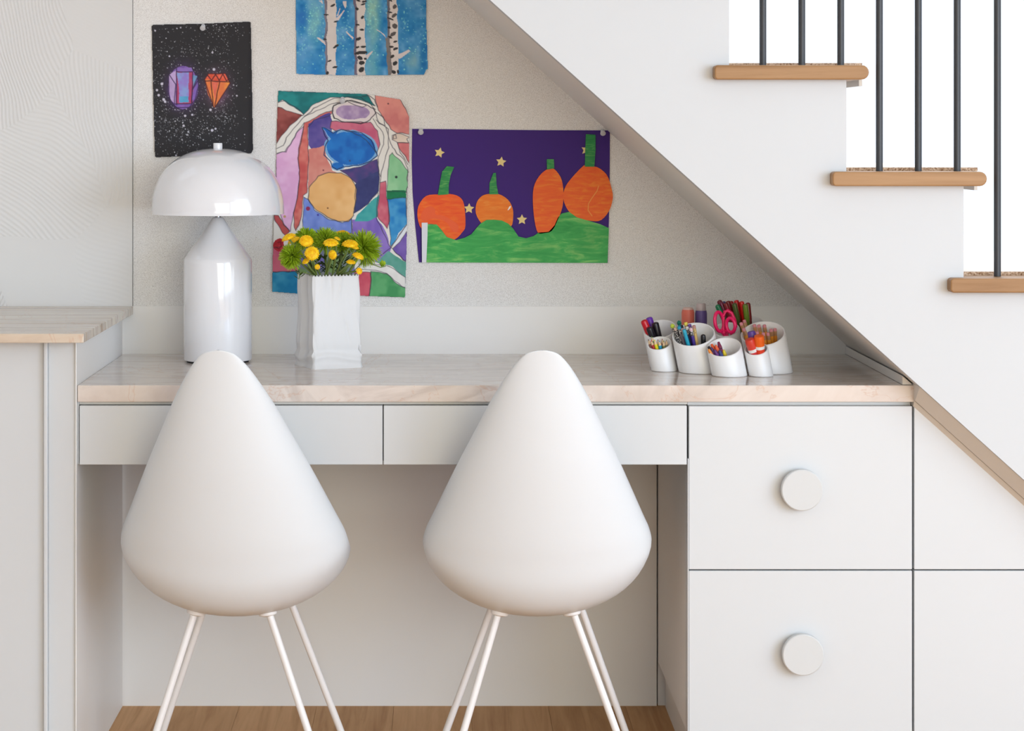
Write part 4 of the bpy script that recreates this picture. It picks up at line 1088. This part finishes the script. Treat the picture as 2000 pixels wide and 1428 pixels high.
# blue fish
halo = p.ell(538, 422, 168, 116, 0.12) | p.inside([(350, 288), (372, 285), (420, 315), (470, 300), (470, 330), (420, 390), (375, 320)]) | p.ell(455, 530, 46, 30)
p.img[halo] = (124, 176, 220)
fl(p.ell(538, 422, 152, 104, 0.12) | p.inside([(358, 290), (372, 290), (425, 328), (460, 310), (420, 370), (380, 320)]) | p.ell(455, 530, 38, 23), (14, 98, 186), 14, 26, (28, 122, 204))
p.line([(355, 288), (372, 290), (425, 325), (470, 305), (540, 315), (600, 322), (660, 370), (690, 440), (700, 470), (660, 505), (590, 530), (490, 535), (450, 555), (415, 535), (410, 500), (370, 465), (375, 415), (395, 370), (365, 320), (355, 288)], 2.6, (20, 40, 90))
# tan disc
td = [(325, 600), (400, 572), (480, 578), (545, 620), (572, 680), (572, 740), (555, 800), (558, 845), (520, 880), (450, 885), (390, 858), (300, 800), (268, 740), (275, 670)]
fl(td, (228, 172, 106), 12, 40, (240, 192, 130)); regs.append((td, 3.2))
for pts, lw in regs: p.line(pts + [pts[0]], lw * 0.7, (48, 44, 58), 0.72)
# drawn double outlines on the white bands
for l_ in ([(62, 425), (110, 405), (130, 350), (235, 222), (330, 150), (430, 105), (520, 92), (600, 100), (660, 130), (690, 175)], [(66, 450), (128, 445), (190, 325), (240, 258)], [(240, 215), (340, 175), (420, 140), (510, 120), (620, 140), (635, 155), (610, 160), (520, 130)],
           [(690, 195), (740, 225), (755, 280), (720, 260), (690, 200)], [(680, 235), (740, 320), (745, 400), (705, 480), (722, 600)], [(700, 240), (775, 300), (775, 420), (745, 500), (725, 600), (718, 640)], [(760, 290), (800, 420), (870, 490), (898, 540), (900, 620), (893, 720), (893, 900), (850, 960), (790, 1050), (870, 1130), (885, 1135)],
           [(820, 330), (825, 355), (805, 360), (808, 335), (820, 330)], [(830, 390), (850, 450), (900, 520)], [(705, 700), (700, 860), (740, 960), (790, 1050)], [(790, 1050), (740, 1090), (620, 1150)], [(610, 95), (650, 85), (690, 110), (700, 160)], [(70, 130), (120, 120), (200, 170), (235, 208), (225, 215)], [(540, 860), (545, 960)], [(60, 540), (68, 600)]):
    p.line(l_, 1.9, (48, 44, 54), 0.75)
for x_, y_, r_, c in ((824, 603, 8, (30, 40, 40)), (265, 803, 13, (150, 30, 70)), (328, 843, 6, (60, 50, 150)), (117, 853, 8, (190, 150, 90)), (773, 138, 5, (90, 50, 60)), (390, 800, 5, (120, 70, 40)), (362, 560, 5, (120, 50, 70)), (530, 500, 5, (60, 60, 90))):
    p.line([(x_, y_), (x_ + .1, y_)], r_, c, 0.9, warp=False)
p.sheet('abstract_watercolour', (520, 160, 3.245), [(75, 55), (640, 76), (700, 86), (850, 110), (878, 138), (908, 225), (906, 520), (896, 700), (893, 940), (888, 1150), (881, 1366), (590, 1356), (196, 1342), (36, 1330), (46, 900), (62, 560), (66, 300)],
        lambda u, v: 0.0008 + 0.004 * np.clip((u - 0.75) / 0.25, 0, 1) ** 2 * (1 - v) + 0.002 * v * v, 'colourful abstract watercolour with a blue fish shape, hanging behind the flowers', M_art,
        ((669 - HX) * YB / F, YB - 0.003, CH - (380 - HY) * YB / F))

# ------------------------------------------------------------------ pumpkin collage: layered cut paper
def C4(x, y, d): return P(790 + x / 4.76, 230 + y / 4.76, d)
def brushed(name, a, b, c, rot=0.0, sc=(30, 30, 160)):
    m = mat(name, a, 0.5, 0.35); n = NT(m)
    v = n.coords(scale=sc, rot=(0, rot, 0), obj=False); f = n.noise(v, 1.0, 5, 0.6, 0.8)
    v2 = n.coords(obj=False); g = n.noise(v2, 22, 3, 0.5, 0.5)
    col = n.ramp(f, [(0.32, a), (0.52, b), (0.72, c)])
    n.color(n.mix(n.ramp(g, [(0.42, (0, 0, 0)), (0.62, (170, 170, 170))]), col, a)); n.bump(f, 0.2, 0.0003); return m
M_pur = mat('purple_card', (66, 38, 122), 0.6, 0.2)
M_or1 = brushed('orange_paint_red', (236, 70, 4), (244, 98, 10), (246, 128, 36), 0.6)
M_or2 = brushed('orange_paint', (232, 112, 4), (240, 122, 8), (244, 150, 50), 0.9)
M_or3 = brushed('orange_paint_streaky', (234, 84, 0), (240, 104, 2), (246, 140, 26), -0.9)
M_grn = brushed('green_paint', (22, 146, 62), (60, 172, 80), (140, 206, 110), 0.2, (16, 30, 70))
M_grn2 = brushed('dark_green_paint', (8, 124, 58), (30, 142, 70), (110, 180, 90), 0.5)
M_star = cm((226, 200, 126), 0.4)
col_ = root('pumpkin_collage', C4(990, 720, YB - 0.003), 'purple paper collage of four orange pumpkins on green hills with stars', 'collage')
def smooth_poly(pts, sub=4):
    a = np.array(pts, float); n_ = len(a); out = []
    for i in range(n_):
        p0, p1, p2, p3 = a[i - 1], a[i], a[(i + 1) % n_], a[(i + 2) % n_]
        for k in range(sub):
            t = k / sub
            out.append(tuple(0.5 * (2 * p1 + (p2 - p0) * t + (2 * p0 - 5 * p1 + 4 * p2 - p3) * t * t + (3 * p1 - p0 - 3 * p2 + p3) * t ** 3)))
    return out
def paper(name, pts, m, layer, sm=1, label=None):
    """cut paper piece; layer counts sheets in front of the wall"""
    if sm > 1: pts = smooth_poly(pts, sm)
    d1 = YB - 0.0012 - layer * 0.0009; d0 = d1 - 0.0006
    q_ = [C4(x, y, YB - 0.003) for x, y in pts]
    o = obj(name, MB().prism([(a.x, a.z) for a in q_], d0, d1), m, col_)
    if label: o['label'] = label
    return o
paper('backing_sheet', [(72, 103), (400, 106), (900, 112), (1300, 116), (1910, 118), (1908, 700), (1890, 1350), (135, 1345), (100, 1000), (76, 700), (68, 400)], M_pur, 0)
star5 = lambda cx, cy, r, a0: [(cx + (r if k % 2 == 0 else r * 0.5) * math.sin(a0 + k * math.pi / 5), cy - (r if k % 2 == 0 else r * 0.5) * math.cos(a0 + k * math.pi / 5)) for k in range(10)]
for cx_, cy_, a0 in ((325, 325, 0.25), (898, 410, 0.15), (600, 845, 0.05), (1092, 948, 0.0), (1690, 300, 0.2)):
    paper('star', star5(cx_, cy_, 50, a0), M_star, 1)
paper('pumpkin', [(310, 712), (420, 708), (510, 735), (555, 810), (567, 1000), (540, 1062), (470, 1130), (400, 1112), (350, 1050), (300, 1000), (220, 988), (158, 1030), (122, 930), (130, 820), (200, 728)], M_or1, 2, 3)
paper('pumpkin', [(760, 712), (870, 708), (960, 760), (1005, 840), (1010, 930), (990, 1010), (900, 990), (760, 990), (710, 975), (664, 890), (668, 800), (705, 740)], M_or2, 2, 3)
paper('pumpkin', [(1320, 482), (1375, 470), (1420, 505), (1462, 580), (1478, 700), (1468, 830), (1425, 950), (1370, 1050), (1300, 1072), (1240, 1068), (1210, 960), (1194, 800), (1200, 650), (1250, 545)], M_or3, 4, 3)
paper('pumpkin', [(1665, 445), (1700, 455), (1790, 458), (1880, 530), (1920, 640), (1937, 740), (1905, 860), (1830, 950), (1740, 960), (1600, 925), (1520, 860), (1478, 760), (1488, 660), (1545, 570)], M_or3, 3, 3)
paper('stem', [(310, 720), (330, 600), (350, 500), (395, 450), (462, 458), (430, 530), (412, 620), (410, 712)], M_grn2, 3)
paper('stem', [(788, 712), (790, 610), (825, 515), (850, 512), (856, 620), (872, 712)], M_grn2, 3)
paper('stem', [(1322, 385), (1388, 385), (1392, 470), (1324, 482)], M_grn2, 5)
paper('stem', [(1686, 153), (1775, 158), (1776, 300), (1764, 456), (1676, 454), (1680, 300)], M_grn2, 4)
paper('hill', [(215, 990), (300, 992), (345, 1045), (392, 1108), (480, 1138), (560, 1115), (622, 1083), (665, 1030), (705, 985), (762, 950), (830, 948), (905, 955), (965, 985), (1010, 1030), (1060, 1105), (1130, 1120), (1200, 1100),
               (1245, 1068), (1340, 1060), (1395, 1000), (1425, 930), (1460, 890), (1530, 874), (1600, 925), (1720, 960), (1820, 990), (1900, 1026), (1893, 1200), (1886, 1350), (205, 1345)], M_grn, 5.2 - 1.2)
paper('white_strip', [(160, 975), (216, 975), (214, 1100), (203, 1345), (163, 1345)], cm((222, 224, 230), 0.5), 5.3)
def ribbon(x1, y1, x2, y2, w_, m, layer):
    dx, dy = x2 - x1, y2 - y1; L = math.hypot(dx, dy); nx, ny = -dy / L * w_, dx / L * w_
    return [(x1 + nx, y1 + ny), (x2 + nx, y2 + ny), (x2 - nx, y2 - ny), (x1 - nx, y1 - ny)]
M_line = cm((240, 150, 50), 0.5)
crv = [(1805, 632), (1790, 680), (1740, 750), (1710, 800), (1706, 860), (1745, 915)]
mb = MB()
for (a, b) in zip(crv[:-1], crv[1:]):
    d1 = YB - 0.0012 - 3 * 0.0009 - 0.0006
    mb.prism([(C4(x, y, YB - 0.003).x, C4(x, y, YB - 0.003).z) for x, y in ribbon(a[0], a[1], b[0], b[1], 4, None, 0)], d1 - 0.0002, d1)
o = obj('crease_line', mb, M_line, col_)
o = obj('white_fleck', MB().prism([(C4(x, y, YB - 0.003).x, C4(x, y, YB - 0.003).z) for x, y in ((958, 860), (975, 825), (992, 818), (985, 840), (965, 860))], YB - 0.0038, YB - 0.0036), cm((240, 236, 230)), col_)
# orange-red brush sweep on the first pumpkin
mb = MB(); sw = smooth_poly([(150, 930), (180, 850), (240, 822), (285, 850), (290, 900), (360, 910), (430, 945), (500, 1000), (490, 1060), (440, 1050), (400, 980), (330, 945), (250, 940), (190, 965)], 4)
mb.prism([(C4(x, y, YB - 0.003).x, C4(x, y, YB - 0.003).z) for x, y in sw], YB - 0.0038, YB - 0.0036)
obj('paint_sweep', mb, cm((236, 84, 8), 0.5), col_)

# ------------------------------------------------------------------ clear push pins
M_pin = mat('clear_pin_plastic', (232, 232, 236), 0.12, 0.6, trans=0.35)
for px, py, lab in ((397, 49, 'clear push pin at the top of the black gem painting'), (669, 191, 'clear push pin at the top of the abstract watercolour'),
                    (822, 252, 'clear push pin at the top left corner of the pumpkin collage'), (1177, 254, 'clear push pin at the top right corner of the pumpkin collage')):
    yb_ = YB - 0.0046
    c = P(px, py, yb_); c.z -= 0.002
    g = root('push_pin', c, lab, 'push pin', 'clear push pins on the wall')
    M = Matrix.Translation((c.x, yb_, c.z)) @ Matrix.Rotation(math.radians(90 + 24), 4, 'X')
    obj('head', MB().lathe([(0.0045, 0), (0.0047, 0.001), (0.0028, 0.0022), (0.0022, 0.006), (0.0030, 0.010), (0.0058, 0.0115), (0.0060, 0.013), (0.0052, 0.0138), (0.0015, 0.0142)], 24, M), M_pin, g, smooth='auto')
    obj('needle', MB().lathe([(0.0006, -0.006), (0.0006, 0.003)], 8, M), M_chrome, g)
